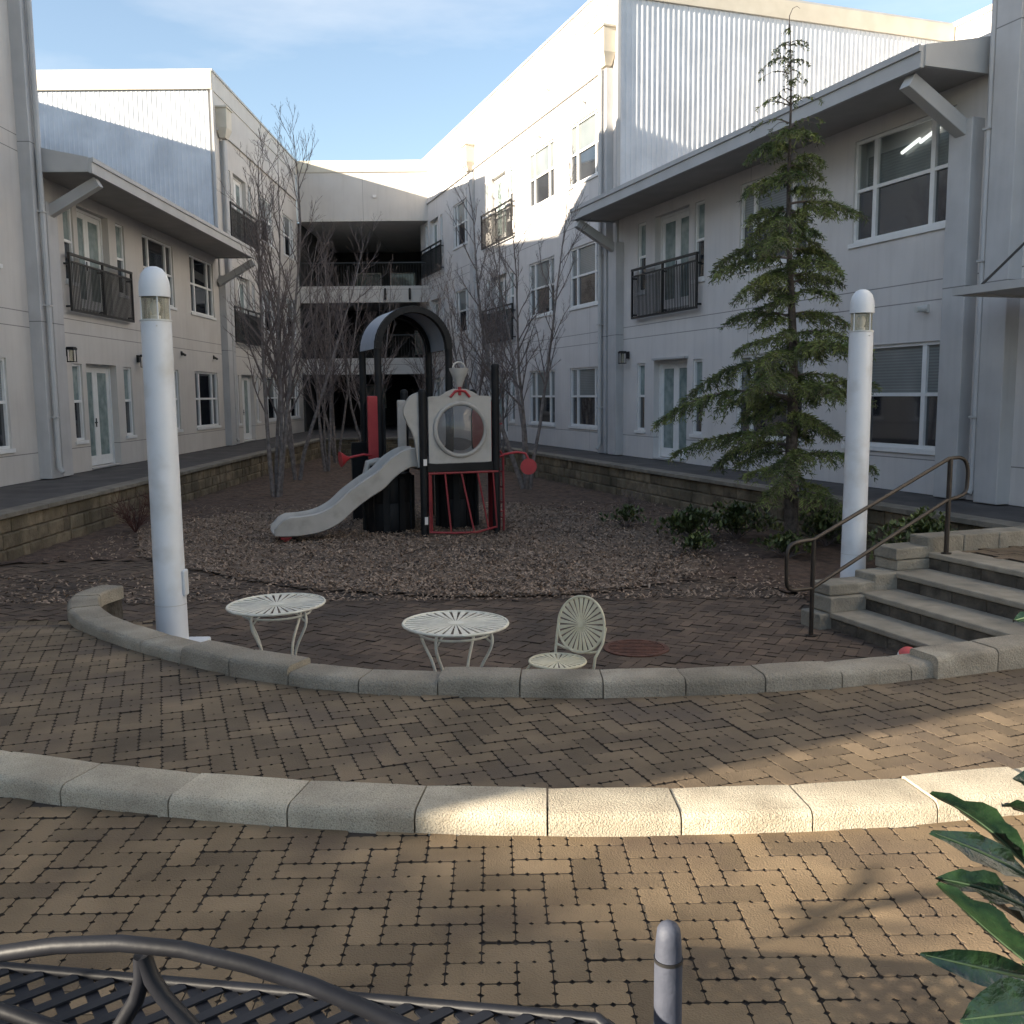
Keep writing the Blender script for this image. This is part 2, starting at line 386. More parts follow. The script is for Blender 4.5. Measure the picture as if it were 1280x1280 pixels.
        for a, b, c, d in ops:
            D = -.26
            w.quad((a,0,c),(a,D,c),(a,D,d),(a,0,d)); w.quad((b,0,c),(b,0,d),(b,D,d),(b,D,c))
            w.quad((a,0,d),(a,D,d),(b,D,d),(b,0,d)); w.quad((a,0,c),(b,0,c),(b,D,c),(a,D,c)); w.quad((a,D,c),(b,D,c),(b,D,d),(a,D,d))
        w.quad((x0,0,z0),(x0,-depth,z0),(x0,-depth,z1),(x0,0,z1)); w.quad((x1,0,z0),(x1,0,z1),(x1,-depth,z1),(x1,-depth,z0))
        w.quad((x0,-depth,z0),(x1,-depth,z0),(x1,-depth,z1),(x0,-depth,z1))
        w.quad((x0,0,z1),(x0,-depth,z1),(x1,-depth,z1),(x1,0,z1))
        s.part(w, 'wall', s.wall)
    def pil(s, x0, x1, z1, d=.22, z0=-.01):
        m = MB(); m.box(x0, x1, -.01, d, z0, z1); o = s.part(m, 'pilaster', M['pil'], bevel=.012)
        b_ = MB(); b_.box(x0-.03, x1+.03, d+.001, d+.05, 0, .08); return o
    def spout(s, x, z1, d=.22, r=.055, z0=.1):
        m = MB(); m.tube([(x, d+r+.02, z1), (x, d+r+.02, z0+.12), (x, d+r+.1, z0)], r, 8)
        for z in (1.2, 3.4, 5.2):
            if z < z1: m.box(x-r-.02, x+r+.02, d-.001, d+r*2+.03, z, z+.03)
        s.part(m, 'downspout', M['trim'], smooth=40)
    def lamp(s, x, z):
        m = MB(); m.box(x-.06, x+.06, .001, .04, z-.02, z+.16); m.box(x-.09, x+.09, .04, .26, z+.11, z+.15); m.box(x-.075,x+.075,.1,.25,z+.15,z+.17)
        for a, b_ in ((-.07,.11),(.07,.11),(-.07,.24),(.07,.24)): m.box(x+a-.008, x+a+.008, b_-.008, b_+.008, z-.13, z+.11)
        m.box(x-.08, x+.08, .1, .25, z-.15, z-.13)
        o = s.part(m, 'wall_lamp', M['black'])
        g = MB(); g.tube([(x, .175, z-.125), (x, .175, z+.105)], .05, 10); s.part(g, 'lamp_glass', M['lens'], o, smooth=40)
    def scupper(s, x0, x1, z0=9.95, z1=10.85):
        m = MB(); m.box(x0, x1, .002, .34, z0+.3, z1); m.add([(x0,.002,z0+.3),(x1,.002,z0+.3),(x1,.34,z0+.3),(x0,.34,z0+.3),(x0+.12,.06,z0),(x1-.12,.06,z0),(x1-.12,.24,z0),(x0+.12,.24,z0)], [(4,5,6,7),(0,1,5,4),(1,2,6,5),(2,3,7,6),(3,0,4,7)])
        m.box(x0-.05, x1+.05, .003, .38, z1, z1+.05)
        s.part(m, 'scupper_box', M['cream'])
    def ledge(s, x0, x1, z=10.0):
        m = MB(); m.box(x0, x1, .002, .07, z, z+.10); s.part(m, 'ledge', s.wall)
    def coping(s, x0, x1, depth, z0, z1, end=None):
        c = MB(); c.box(x0, x1, -depth, .03, z0, z1); s.part(c, 'parapet', s.wall)
        c = MB(); c.box(x0-.03, x1+.03, -depth-.02, .07, z1, z1+.07); s.part(c, 'coping', M['trim'])
        if end is not None:
            a, b_ = end; c = MB(); c.box(a, b_, -depth, .035, z0-.01, z1-.002); s.part(c, 'end_fascia', M['cream'])
    def eave(s, x0, x1, zt=6.25, zb=6.0, out=1.25, back=9.0, slope=.2, th=.2):
        """mono pitch roof rising away from the court, with its overhang, fascia and soffit"""
        def z(y, base): return base + (out-y)*slope
        m = MB(); a = (x0, x1)
        def pr(y0, y1, t0, t1, xa, xb):
            m.add([(xa,y0,t0(y0)),(xb,y0,t0(y0)),(xb,y1,t0(y1)),(xa,y1,t0(y1)),(xa,y0,t1(y0)),(xb,y0,t1(y0)),(xb,y1,t1(y1)),(xa,y1,t1(y1))],
                  [(0,3,2,1),(4,5,6,7),(0,1,5,4),(1,2,6,5),(2,3,7,6),(3,0,4,7)])
        pr(-back, out-.04, lambda y: z(y, zt-.07), lambda y: z(y, zt), x0+.03, x1-.03)
        o = s.part(m, 'roof', M['roof'])
        m = MB(); m.box(x0, x1, out-.04, out+.02, zb-.02, zt+.02)
        # gutter line and end boards
        m.box(x0, x1, out+.02, out+.05, zt-.06, zt+.03)
        for xa, xb in ((x0-.03, x0+.03), (x1-.03, x1+.03)):
            pr(-1.2, out-.04, lambda y: zb-.0, lambda y: z(y, zt)+.02, xa, xb)
        s.part(m, 'fascia', M['trim'], o)
        m = MB(); pr(0.0, out-.05, lambda y: z(y, zb)+.02-(out-y)*slope*.9, lambda y: z(y, zb)+.06-(out-y)*slope*.9, x0+.04, x1-.04)
        s.part(m, 'soffit', M['soffit'], o)
    def strut(s, x, z0=5.25, z1=5.9, out=1.2, d=.2):
        m = MB(); m.bar((x, d-.15, z0), (x, out, z1), .20, .21); s.part(m, 'eave_strut', M['trim'], bevel=.01)

def lx(a, b): return (-b, -a)
def corrugated(b, p0, d, n, width, z0, z1, pitch=.15, amp=.0052):
    """profiled sheet: p0 start, d along, n outward (local)"""
    m = MB(); d = Vector(d); n = Vector(n); p0 = Vector(p0); k = int(width/pitch); vs = []; fs = []
    prof = [(0,-1),(.30,-1),(.40,1),(.60,1),(.70,-1)]
    for i in range(k):
        for a, h in prof:
            q = p0 + d*((i+a)*pitch) + n*(.035+h*amp); vs.append((q.x,q.y,z0)); vs.append((q.x,q.y,z1))
    for i in range(len(vs)//2-1): fs.append((2*i, 2*i+2, 2*i+3, 2*i+1))
    m.add(vs, fs); b.part(m, 'corrugated_cladding', M['corr'])

# --- left near block (runs out of the frame to the left)
b = Bld(FL, -9, 'apartment_block', 'three storey pale apartment block cut off by the left edge of the photo')
for n in (1,2,3):
    z = (n-1)*3.42
    for y0 in (15.95, 12.3, 8.6, 4.9, 1.2): b.win(-y0-2.25, -y0, z+.66, z+2.36)
b.shell(-19.45, 1.22, 11.6, 8.95); b.coping(-19.45, 1.22, 8.95, 11.6, 11.95)
b.pil(*lx(19.18, 19.66), 11.5, .24); b.spout(-19.35, 11, .24)
b.lamp(-17.0, 2.55)
# --- left wing
b = Bld(FL, -26, 'apartment_wing', 'two storey apartment wing with projecting eave on the left side of the courtyard', 'building')
b.doorbay([*lx(23.68,24.18), *lx(21.6,23.25), *lx(20.92,21.4)], (1,2), lx(20.8,24.2))
for n in (1,2):
    z = (n-1)*3.42
    b.win(*lx(25.35,27.6), z+.68, z+2.36, blind=0 if n == 2 else .5); b.win(*lx(29.0,31.25), z+.68, z+2.36, blind=0)
b.shell(-31.95, -19.45, 6.6, 8.9)
b.pil(*lx(19.74,20.2), 5.5); b.pil(*lx(31.82,32.3), 5.5); b.eave(*lx(19.52, 31.6)); b.strut(-19.97); b.strut(-31.7)
b.lamp(-20.55, 2.5); b.lamp(-24.6, 2.5)
for y in (27.9, 30.9):
    m = MB(); m.box(-y-.05,-y+.05,.001,.03,2.78,2.9); m.bar((-y,.03,2.84),(-y+.12,.16,2.78),.05,.05); b.part(m,'spotlight',M['dark'])
# --- left three-storey block
b = Bld(FL, -38, 'apartment_block', 'three storey block with corrugated metal end wall beyond the left wing')
b.doorbay([*lx(35.9,36.3), *lx(34.0,35.6), *lx(33.3,33.7)], (1,2,3), lx(33.1,36.5))
for n in (1,2,3):
    z = (n-1)*3.42
    b.win(*lx(37.3,39.4), z+.68, z+2.34); b.win(*lx(41.2,43.2), z+.68, z+2.34)
b.shell(-44, -31.96, 11.75, 8.95); b.coping(-44, -31.92, 8.95, 11.3, 11.85, (-31.915,-31.85)); b.ledge(-43.8,-32.3, 10.15)
corrugated(b, (-31.96, -8.9, 0), (0,1,0), (1,0,0), 8.85, 5.9, 11.28)
m = MB(); m.box(-31.97, -31.87, -.02, .05, 0, 11.28); b.part(m, 'corner_trim', M['trim'])
b.scupper(*lx(32.3,32.9)); b.pil(*lx(32.62,33.05), 9.9, .12); b.spout(-32.6, 9.9, .06)
# --- left spine block behind the wings (unseen, added so its roof edge throws the shade)
b = Bld(FL, -20, 'apartment_block', 'unseen long rear block added behind the left wing to throw its roof shade', yc=-12)
b.shell(-44, 5, 11.7, 1); 
for o in [x for x in bpy.data.objects if x.parent == b.e]: o.location.y = -8.98+12-12
m = MB(); m.box(-44, 5, -15, -9.98, 0, 11.7); m.box(-44.1, 5.1, -15.1, -9.0, 11.7, 11.95); b.part(m, 'roof', M['roof'])
# --- right wing
b = Bld(FR, -6, 'apartment_wing', 'two storey apartment wing with projecting eave right of the conifer', 'building', 'stucco_r')
b.doorbay([-4.23,-3.8,-3.56,-1.94,-1.46,-1.02], (1,2), (-4.16,-.96))
for n in (1,2):
    z = (n-1)*3.42
    b.win(-7.86,-5.62, z+.68, z+2.36); b.win(-11.38,-9.12, z+.68, z+2.36, lit=(n == 2))
b.shell(-12.05, .15, 6.6, 10.6)
b.pil(-.24,.24, 5.45); b.pil(-11.92,-11.48, 5.45); b.eave(-12.02, .25, back=10.5); b.strut(0, 5.25, 5.9); b.strut(-11.7, 5.25, 5.9)
b.lamp(-.55, 2.5)
m = MB(); m.box(-11.0,-10.9,.001,.04,2.8,2.92); m.tube([(-10.95,.04,2.86),(-10.95,.22,2.84)], .05, 10); b.part(m, 'security_camera', M['light'])
m = MB(); m.box(-3.6, -2.0, .002, .10, 2.38, 2.43); b.part(m, 'door_hood', M['trim'])
# --- right three-storey block
b = Bld(FR, 10, 'apartment_block', 'sunlit three storey block with corrugated end wall beyond the right wing', 'building', 'stucco_r')
b.doorbay([8.25,8.7,9.0,10.6,10.9,11.3], (1,2,3), (8.05,11.4))
b.doorbay([17.2,17.6,17.9,19.4,19.7,20.1], (1,2,3), (17.05,20.45))
for n in (1,2,3):
    z = (n-1)*3.42
    for a, c in ((1.12,3.34),(4.55,6.76),(13.6,15.55)): b.win(a, c, z+.66, z+2.34)
b.shell(.16, 21, 11.9, 10.6); b.coping(.12, 21, 10.6, 11.55, 12.0, (.05,.115)); b.ledge(1.0, 20.8)
corrugated(b, (.155, 0, 0), (0,-1,0), (-1,0,0), 10.6, 5.9, 11.53)
m = MB(); m.box(.06, .17, -.03, .05, 0, 11.53); b.part(m, 'corner_trim', M['trim'])
b.scupper(.28, .86); b.scupper(12.5, 13.1); b.scupper(20.3, 20.8)
b.pil(.42,.94, 9.9, .2); b.pil(12.55,13.0, 9.9, .1); b.spout(.62, 9.9, .2)
for x, z in ((4.9, 10.7), (2.2, 9.6), (5.6,9.5)):
    m = MB(); m.box(x-.06,x+.06,.001,.05,z-.06,z+.06); m.bar((x,.05,z),(x,.2,z-.05),.07,.07); b.part(m, 'spotlight', M['light'])
# --- right near block
b = Bld(FR, -17, 'apartment_block', 'tall pale block with entrance canopy at the right edge of the photo', 'building', 'stucco_r')
for n in (1,2,3):
    z = (n-1)*3.42
    for x in (-19.5,-23.2): b.win(x, x+2.25, z+.66, z+2.36)
b.door(-15.9,-13.9,.03,2.4,False)
b.shell(-26, -12.06, 11.6, 10.6); b.coping(-26, -12.06, 10.6, 11.6, 11.95)
b.pil(-12.7,-12.28, 11.5, .24); b.spout(-12.2, 11, .1)
m = MB(); m.box(-16.6,-12.95,.02,1.35,2.86,2.90); m.box(-16.65,-12.9,1.30,1.38,2.83,2.93); m.box(-12.98,-12.9,.02,1.30,2.83,2.93); m.box(-16.65,-16.57,.02,1.3,2.83,2.93); m.box(-14.8,-14.72,.02,1.3,2.831,2.93)
o = b.part(m, 'entrance_canopy', M['trim'])
for x in (-13.2,-16.3):
    m = MB(); m.tube([(x,1.2,2.94),(x,.02,3.9)], .018, 8); b.part(m, 'tie_rod', M['black'], o, smooth=40)
# --- right spine block
b = Bld(FR, 0, 'apartment_block', 'sunlit white block seen above the right wing roof', 'building', 'stucco_r', yc=-10.65)
m = MB(); m.box(-26, 40, -17, -10.65, -.02, 11.95); b.part(m, 'wall', M['stucco_r'])
m = MB(); m.box(-26.1, 40.1, -17.1, -10.6, 11.95, 12.1); b.part(m, 'roof', M['cream'])
# --- back connecting block with open decks
b = Bld(FB, 0, 'connecting_block', 'far connecting block with dark open decks between the two apartment blocks', 'building')
x0, x1 = -3.3, 2.94
m = MB(); m.box(x0, x1, -.35, 0, 9.3, 11.4); m.box(x0, x1, -9.5, -.35, 9.3, 9.5)
for z in (5.75, 2.55): m.box(x0, x1, -.25, .002, z, z+.72)
for z in (6.2, 3.0): m.box(x0, x1, -9.5, -.25, z, z+.22)
b.part(m, 'wall', M['stucco'])
m = MB(); m.box(x0, x1+.02, -9.5, .05, 11.4, 11.9); b.part(m, 'coping', M['cream'])
m = MB(); m.box(x0, x1, -9.6, -9.45, -.8, 9.3); m.box(x0-.15, x0, -9.5, -.4, -.8, 9.3); m.box(x1, x1+.15, -9.5, -.4, -.8, 9.3); b.part(m, 'rear_wall', M['dark'])  # near-black colour stands in for the shade inside the decks
for z in (6.48, 3.28):
    m = MB(); m.box(x0, x1, -.14, -.10, z+1.0, z+1.05)
    for i in range(50): m.box(x0+i*.125, x0+i*.125+.014, -.13, -.11, z, z+1.0)
    b.part(m, 'balcony_railing', M['black'])
for xa, z in ((-3.05,6.9),(-1.35,6.9),(.5,6.9),(-3.05,.9),(.4,.9),(-2.6,3.8)):
    m = MB(); m.box(xa, xa+1.35, -9.44, -9.40, z, z+1.3); o = b.part(m, 'window', M['frame'])
    m = MB(); m.box(xa+.07, xa+1.28, -9.40, -9.385, z+.07, z+1.23); b.part(m, 'pane', M['curtain'], o)
m = MB(); m.box(-.6,-.45,.001,.06,10.3,10.42); b.part(m, 'floodlight', M['ballw'])
for x in (-2.0, -.9):
    m = MB(); m.box(x-.04,x+.04,.003,.1,6.3,6.36); m.tube([(x,.08,6.3),(x,.08,5.85)], .055, 8); b.part(m, 'wall_lamp', M['black'], smooth=40)
# --- unseen low block, added to shade the near paving
e = empty('apartment_wing', (-10,-24,0), 0, 'unseen low wing added behind the viewer to shade the near paving', 'building')
A = Vector((-.23,3.39,0)) - Vector((HX,HY,0))*(6.6/math.tan(EL)); dv = Vector((.768,-.64,0)); nv = Vector((-.64,-.768,0))
m = MB(); P = [A-dv*.5, A+dv*42, A+dv*42+nv*8, A-dv*.5+nv*8]; m.prism([(p.x,p.y) for p in reversed(P)], -.5, 6.6)
m.build('wall', M['stucco'], e, off=(-10,-24,0))

# ---------------------------------------------------------------- ground levels
def smooth01(t): t = max(0,min(1,t)); return t*t*(3-2*t)
FLOOR = -.65
def hgt(x, y):
    if x > -2.2 or x < -7.3: return 0.0
    k = smooth01((-2.2-x)/.8)
    return FLOOR*max(smooth01((y-6.3)/3.2)*k, smooth01((x+4.7)/1.1)*smooth01((y-7.0)/1.3))
# inner seat wall, outer foot of its face (from the left tip round to the cheek wall)
WALLF = [(-3.38,7.72),(-3.43,7.35),(-3.28,6.93),(-2.98,6.50),(-2.55,6.08),(-2.04,5.67),(-1.46,5.29),(-.87,5.05),(-.36,4.97),(.10,4.93),(.52,4.92),(.95,4.94),(1.41,5.0),(1.91,5.09),(2.42,5.25)]
def catmull(pts, step):
    out = []; P = [Vector((p[0],p[1],0)) for p in pts]; P = [P[0]*2-P[1]] + P + [P[-1]*2-P[-2]]
    for i in range(1, len(P)-2):
        for k in range(20):
            t = k/20; a,b_,c,d = P[i-1],P[i],P[i+1],P[i+2]
            out.append(.5*((2*b_)+(c-a)*t+(2*a-5*b_+4*c-d)*t*t+(3*b_-a-3*c+d)*t**3))
    out.append(P[-2]); res = [out[0]]; acc = 0
    L = [0]
    for i in range(1, len(out)): L.append(L[-1]+(out[i]-out[i-1]).length)
    n = max(1, round(L[-1]/step)); res = []
    j = 0
    for k in range(n+1):
        s_ = L[-1]*k/n
        while j < len(L)-2 and L[j+1] < s_: j += 1
        q = (s_-L[j])/max(1e-9, L[j+1]-L[j]); res.append(out[j].lerp(out[j+1], q))
    return res
wf = catmull(WALLF, .11)
def norms(pts):
    out = []
    for i in range(len(pts)):
        d = pts[min(i+1,len(pts)-1)]-pts[max(i-1,0)]; d.normalize(); out.append(Vector((-d.y, d.x, 0)))
    return out
wn = norms(wf)        # points into the plaza (left of travel)
WT = .22
wc = [p + n*WT*.5 for p, n in zip(wf, wn)]
CH0 = Vector((2.42,5.25,0)); CHD = Vector((.94,.342,0)).normalized()
CH1 = CH0 + CHD*3.4
E4A = Vector((4.15,9.47,0)); SD = Vector((.33,-.944,0)); SN = Vector((.944,.33,0))
def rline(y): return 9.8-.35*y
HOLE = [(p.x,p.y) for p in wc] + [(CH1.x-.05,CH1.y+.1)] + [(E4A.x+SD.x*3.3, E4A.y+SD.y*3.3), (E4A.x,E4A.y), (4.40,9.64), (6.05,10.2), (rline(10.8),10.8), (rline(36),36), (-7.1,36), (-7.1,7.9)]
def inside(p, poly):
    x, y = p; c = False; n = len(poly); j = n-1
    for i in range(n):
        xi, yi = poly[i]; xj, yj = poly[j]
        if (yi > y) != (yj > y) and x < (xj-xi)*(y-yi)/(yj-yi)+xi: c = not c
        j = i
    return c
m = MB(); m.add([(-250,-250,-.70),(250,-250,-.70),(250,250,-.70),(-250,250,-.70)], [(0,1,2,3)])
tag(m.build('ground', M['ground']), kind='structure')
# upper level: one sheet with the sunken court and ramp cut out
i0 = min(range(len(wc)), key=lambda i: abs(wc[i].x+.75))
hole2 = [(p.x,p.y) for p in wc[i0:]] + HOLE[len(wc):-1] + [(-7.1, 4.8), (wc[i0].x, 4.8)]
outer = [(-9.6,-8),(13,-8),(13,2),(11.8-.35*46,46),(-9.6,46)]
outer = [(-9.6,-8),(16,-8),(16,0),(11.9,0),(11.9-.35*46,46),(-3.0,46),(-3.0,54),(-9.6,54)]
tess = geometry.tessellate_polygon([[Vector((*p,0)) for p in outer], [Vector((*p,0)) for p in hole2]])
allp = outer+hole2
m = MB(); m.add([(p[0],p[1],-.03) for p in allp], [tuple(t) for t in tess])
o = m.build('terrace', M['path']); tag(o, kind='structure')
bmx = bmesh.new(); bmx.from_mesh(o.data); bmesh.ops.recalc_face_normals(bmx, faces=bmx.faces); bmx.to_mesh(o.data); bmx.free()
# dark bedding under the pavers (upper level) and ramp
m = MB(); g = .12
x = -7.1
while x < 0:
    y = 4.5
    while y < 9.9:
        if not inside((x+g/2,y+g/2), HOLE) or x < -3.6:
            if not (x > -3.6 and inside((x+g/2,y+g/2), HOLE)):
                q = [(x,y),(x+g,y),(x+g,y+g),(x,y+g)]; m.add([(a,b_,hgt(a,b_)-.011) for a, b_ in q], [(0,1,2,3)])
        y += g
    x += g
m.add([(-7,-1,-.007),(6.5,-1,-.007),(6.5,4.62,-.007),(-7,4.62,-.007)], [(0,1,2,3)])
m.add([(-.6,4.62,-.008),(5,4.62,-.008),(5,6.0,-.008),(2.4,5.3,-.008),(1.2,5.05,-.008),(.3,5.0,-.008),(-.6,5.1,-.008)], [(0,1,2,3,4,5,6)])
tag(m.build('paving_bed', M['bed']), kind='structure')
m = MB(); m.add([(-7,7.5,FLOOR-.011),(5.2,4.6,FLOOR-.011),(5.2,14,FLOOR-.011),(-7,14,FLOOR-.011)], [(0,1,2,3)])
tag(m.build('plaza_bed', M['bed']), kind='structure')

# ---- pavers: herringbone of real stones with notched edges (drainage holes at the joints)
def paver_outline(L, Wd, g=.0032, c=.0108, notch=True):
    a, b_ = L/2-g/2, Wd/2-g/2
    if not notch: return [(-a+c,-b_),(a-c,-b_),(a,-b_+c),(a,b_-c),(a-c,b_),(-a+c,b_),(-a,b_-c),(-a,-b_+c)]
    k = .0088; side = []
    for x in (-.05, 0, .05): side += [(x-k,-b_),(x,-b_+k),(x+k,-b_)]
    half = [(-a+c,-b_)] + side + [(a-c,-b_),(a,-b_+c),(a,-k),(a-k,0),(a,k),(a,b_-c)]
    return half + [(-x,-y) for x, y in half]
def herring(mb, rot, test, zf, bounds, notch=True, jitter=.0015, origin=(0,0)):
    out = paver_outline(.2, .1, notch=notch); inn = [(x*.985, y*.97) for x, y in out]; n = len(out)
    ca, sa = math.cos(rot), math.sin(rot); U = .1
    x0, x1, y0, y1 = bounds; rad = int(max(x1-x0, y1-y0)/U*.75)+4; cx, cy = (x0+x1)/2, (y0+y1)/2
    for i in range(-rad, rad+1):
        for j in range(-rad, rad+1):
            k = (i-j) % 4
            if k == 0: px, py, a = i+1, j+.5, 0        # lies along local x, covers (i,j),(i+1,j)
            elif k == 3: px, py, a = i+.5, j+1, 1      # stands along local y, covers (i,j),(i,j+1)
            else: continue
            lx_, ly = px*U, py*U
            wx = cx + ca*lx_ - sa*ly + origin[0]; wy = cy + sa*lx_ + ca*ly + origin[1]
            if not (x0 < wx < x1 and y0 < wy < y1) or not test(wx, wy): continue
            t = rot + a*PI/2 + random.gauss(0,.006); c, s2 = math.cos(t), math.sin(t)
            zc = random.gauss(0, jitter); tx, ty = random.gauss(0,.006), random.gauss(0,.006)
            mb.cur = min(1, max(0, random.gauss(.5,.26)))
            if random.random() < .035: mb.cur = 0
            vs = []
            for ring, dz in ((inn, 0), (out, -.0009), (out, -.035)):
                for qx, qy in ring:
                    X = wx + c*qx - s2*qy; Y = wy + s2*qx + c*qy
                    vs.append((X, Y, zf(X, Y) + zc + dz + qx*tx + qy*ty))
            fs = [tuple(range(n))]
            for rr in (0, 1):
                for q in range(n):
                    q2 = (q+1) % n; fs.append((rr*n+q, (rr+1)*n+q, (rr+1)*n+q2, rr*n+q2))
            mb.add(vs, fs); mb.m[-n:] = [1]*n          # joint faces darkened with the sand colour so no sunlit rim shows
    mb.cur = 0
KC = Vector((.4, 11.0, 0)); KR = 7.68        # outer kerb: centre and radius of its near foot
KW = .255
kd = lambda x, y: math.hypot(x-KC.x, y-KC.y)
m = MB(); herring(m, R_(1.0), lambda x, y: kd(x,y) > KR-.05, lambda x, y: 0, (-4.2, 4.2, .7, 4.6))
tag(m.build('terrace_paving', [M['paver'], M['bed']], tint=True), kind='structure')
m = MB()
herring(m, R_(20), lambda x, y: kd(x,y) < KR-KW+.06 and (not inside((x,y), HOLE) or x < -3.65) and y < 9.6 and not (x > 4.0 and y > 6.1), lambda x, y: hgt(x,y), (-7, 5.6, 3.2, 9.6))
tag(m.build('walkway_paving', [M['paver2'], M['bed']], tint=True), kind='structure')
MULF = [(-7.2,12.9),(-5.6,13.3),(-4.7,13.1),(-3.5,11.95),(-2.3,11.15),(-.75,10.75),(.4,10.72),(1.15,10.98),(2.1,11.55),(2.7,11.6),(3.2,10.4),(3.05,9.7),(2.95,8.9)]
PLZ = [(p.x,p.y) for p in wf] + [(CH1.x,CH1.y),(3.0,8.95)] + list(reversed(MULF)) + [(-7.2,9.55),(-3.62,9.55),(-3.62,7.9)]
m = MB(); herring(m, R_(-28), lambda x, y: inside((x,y), PLZ), lambda x, y: FLOOR, (-7.1, 5.4, 4.8, 13.6), notch=False, jitter=.003)
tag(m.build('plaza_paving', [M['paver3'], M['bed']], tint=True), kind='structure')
# landing pavers at the head of the steps
LND = [(E4A.x+.42,E4A.y+.02),(E4A.x+SD.x*3.2+.42, E4A.y+SD.y*3.2+.1),(9,6.2),(9,11),(6.2,10.1),(4.5,9.5)]
m = MB(); herring(m, R_(20), lambda x, y: inside((x,y), LND), lambda x, y: 0.0, (4, 9, 5.6, 11), notch=False)
tag(m.build('landing_paving', [M['paver2'], M['bed']], tint=True), kind='structure')

# ---- kerb blocks
def blocks(root, name, front, nrm, width, zt, zb, mt, runs, gap=.0035, bev=.016, dz=None):
    """front: fine polyline; runs: index ranges of one block each"""
    for k, (a, b_) in enumerate(runs):
        mb = MB(); mb.cur = random.random(); n = b_-a; F = []; B = []
        for i in range(a, b_+1):
            p, q = front[i], front[i]+nrm[i]*width
            if i == a: d = (front[i+1]-front[i]).normalized()*gap; p = p+d; q = q+d
            if i == b_: d = (front[i-1]-front[i]).normalized()*gap; p = p+d; q = q+d
            F.append(p); B.append(q)
        off = dz[k] if dz else 0; jit = random.gauss(0,.004)
        z_ = zt+off+jit; sec = [(0,zb),(0,z_-.034),(.004,z_-.020),(.014,z_-.007),(.032,z_),(width-.016,z_),(width-.004,z_-.006),(width,z_-.02),(width,zb)]
        K = len(sec)
        for i, (p, q) in enumerate(zip(F, B)):
            dd = (q-p).normalized(); ins = .004 if i in (0, len(F)-1) else 0
            for w_, zz in sec: mb.v.append((p.x+dd.x*w_, p.y+dd.y*w_, zz-(ins if zz > z_-.03 else 0)))
        for i in range(len(F)-1):
            for k2 in range(K): mb.f.append((i*K+k2, i*K+(k2+1)%K, (i+1)*K+(k2+1)%K, (i+1)*K+k2)); mb.t.append(mb.cur); mb.m.append(0)
        for fc in (tuple(range(K)), tuple(reversed(range((len(F)-1)*K, len(F)*K)))): mb.f.append(fc); mb.t.append(mb.cur); mb.m.append(0)
        ob = mb.build(name, mt, root, off=tuple(root.location), tint=True, smooth=50)
        bmq = bmesh.new(); bmq.from_mesh(ob.data); bmesh.ops.recalc_face_normals(bmq, faces=bmq.faces); bmq.to_mesh(ob.data); bmq.free()
root = empty('kerb', (.4,3.32,0), 0, 'pale concrete block kerb curving across the near brick paving, partly in sun', 'kerb')
A0, A1, nb = R_(270-31.2), R_(270+27), 16
fr_ = [KC + Vector((math.cos(t),math.sin(t),0))*KR for t in [A0+(A1-A0)*i/(nb*4) for i in range(nb*4+1)]]
nr_ = [(KC-p).normalized() for p in fr_]
blocks(root, 'kerb_block', fr_, nr_, KW, .082, -.06, M['kerb'], [(i*4,i*4+4) for i in range(nb)], bev=.022)
root = empty('seat_wall', (-.3,5.1,0), 0, 'curved low grey block wall between the brick walkway and the sunken plaza', 'low wall')
nn = len(wf)-1; runs = [(i, min(i+4, nn)) for i in range(0, nn, 4)]
if runs[-1][1]-runs[-1][0] < 2: runs[-2] = (runs[-2][0], nn); runs.pop()
dz = []
for a, b_ in runs:
    xx = wf[(a+b_)//2].x; dz.append(.0 if xx < -1.85 else (.03 if xx < -1.15 else (-.002 if xx < -.4 else (.03 if xx < .2 else .016))))
blocks(root, 'cap_block', wf, wn, WT, .078, -.02, M['capstone'], runs, dz=dz)
# retaining face below the caps
mb = MB(); a_ = [p+n*.03 for p, n in zip(wf, wn)]; c2_ = [p+n*(WT-.02) for p, n in zip(wf, wn)]
for i in range(nn):
    P = [a_[i],a_[i+1],c2_[i+1],c2_[i]]; mb.cur = random.random()
    mb.add([(p.x,p.y,-.72) for p in P]+[(p.x,p.y,-.03) for p in P], [(0,3,2,1),(4,5,6,7),(0,1,5,4),(1,2,6,5),(2,3,7,6),(3,0,4,7)])
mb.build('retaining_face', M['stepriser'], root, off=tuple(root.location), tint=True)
# cheek wall continuing on the right
root = empty('cheek_wall', (3.4,5.6,0), 0, 'straight higher grey block wall at right that hides the foot of the steps', 'low wall')
pts = [CH0 + CHD*(-.06) + Vector((0,-.03,0)) + CHD*(i*.11) for i in range(32)]; ns = [Vector((-CHD.y,CHD.x,0))]*32
blocks(root, 'cap_block', pts, ns, .22, .135, -.02, M['capstone'], [(0,4),(4,8),(8,13),(13,18),(18,23),(23,28),(28,31)])
mb = MB(); mb.obox(CH0+CHD*1.6+Vector((-CHD.y,CHD.x,0))*.12+Vector((0,0,-.38)), CHD*1.75, Vector((-CHD.y,CHD.x,0))*.1, (0,0,.34)); mb.build('retaining_face', M['stepriser'], root, off=tuple(root.location), tint=True)

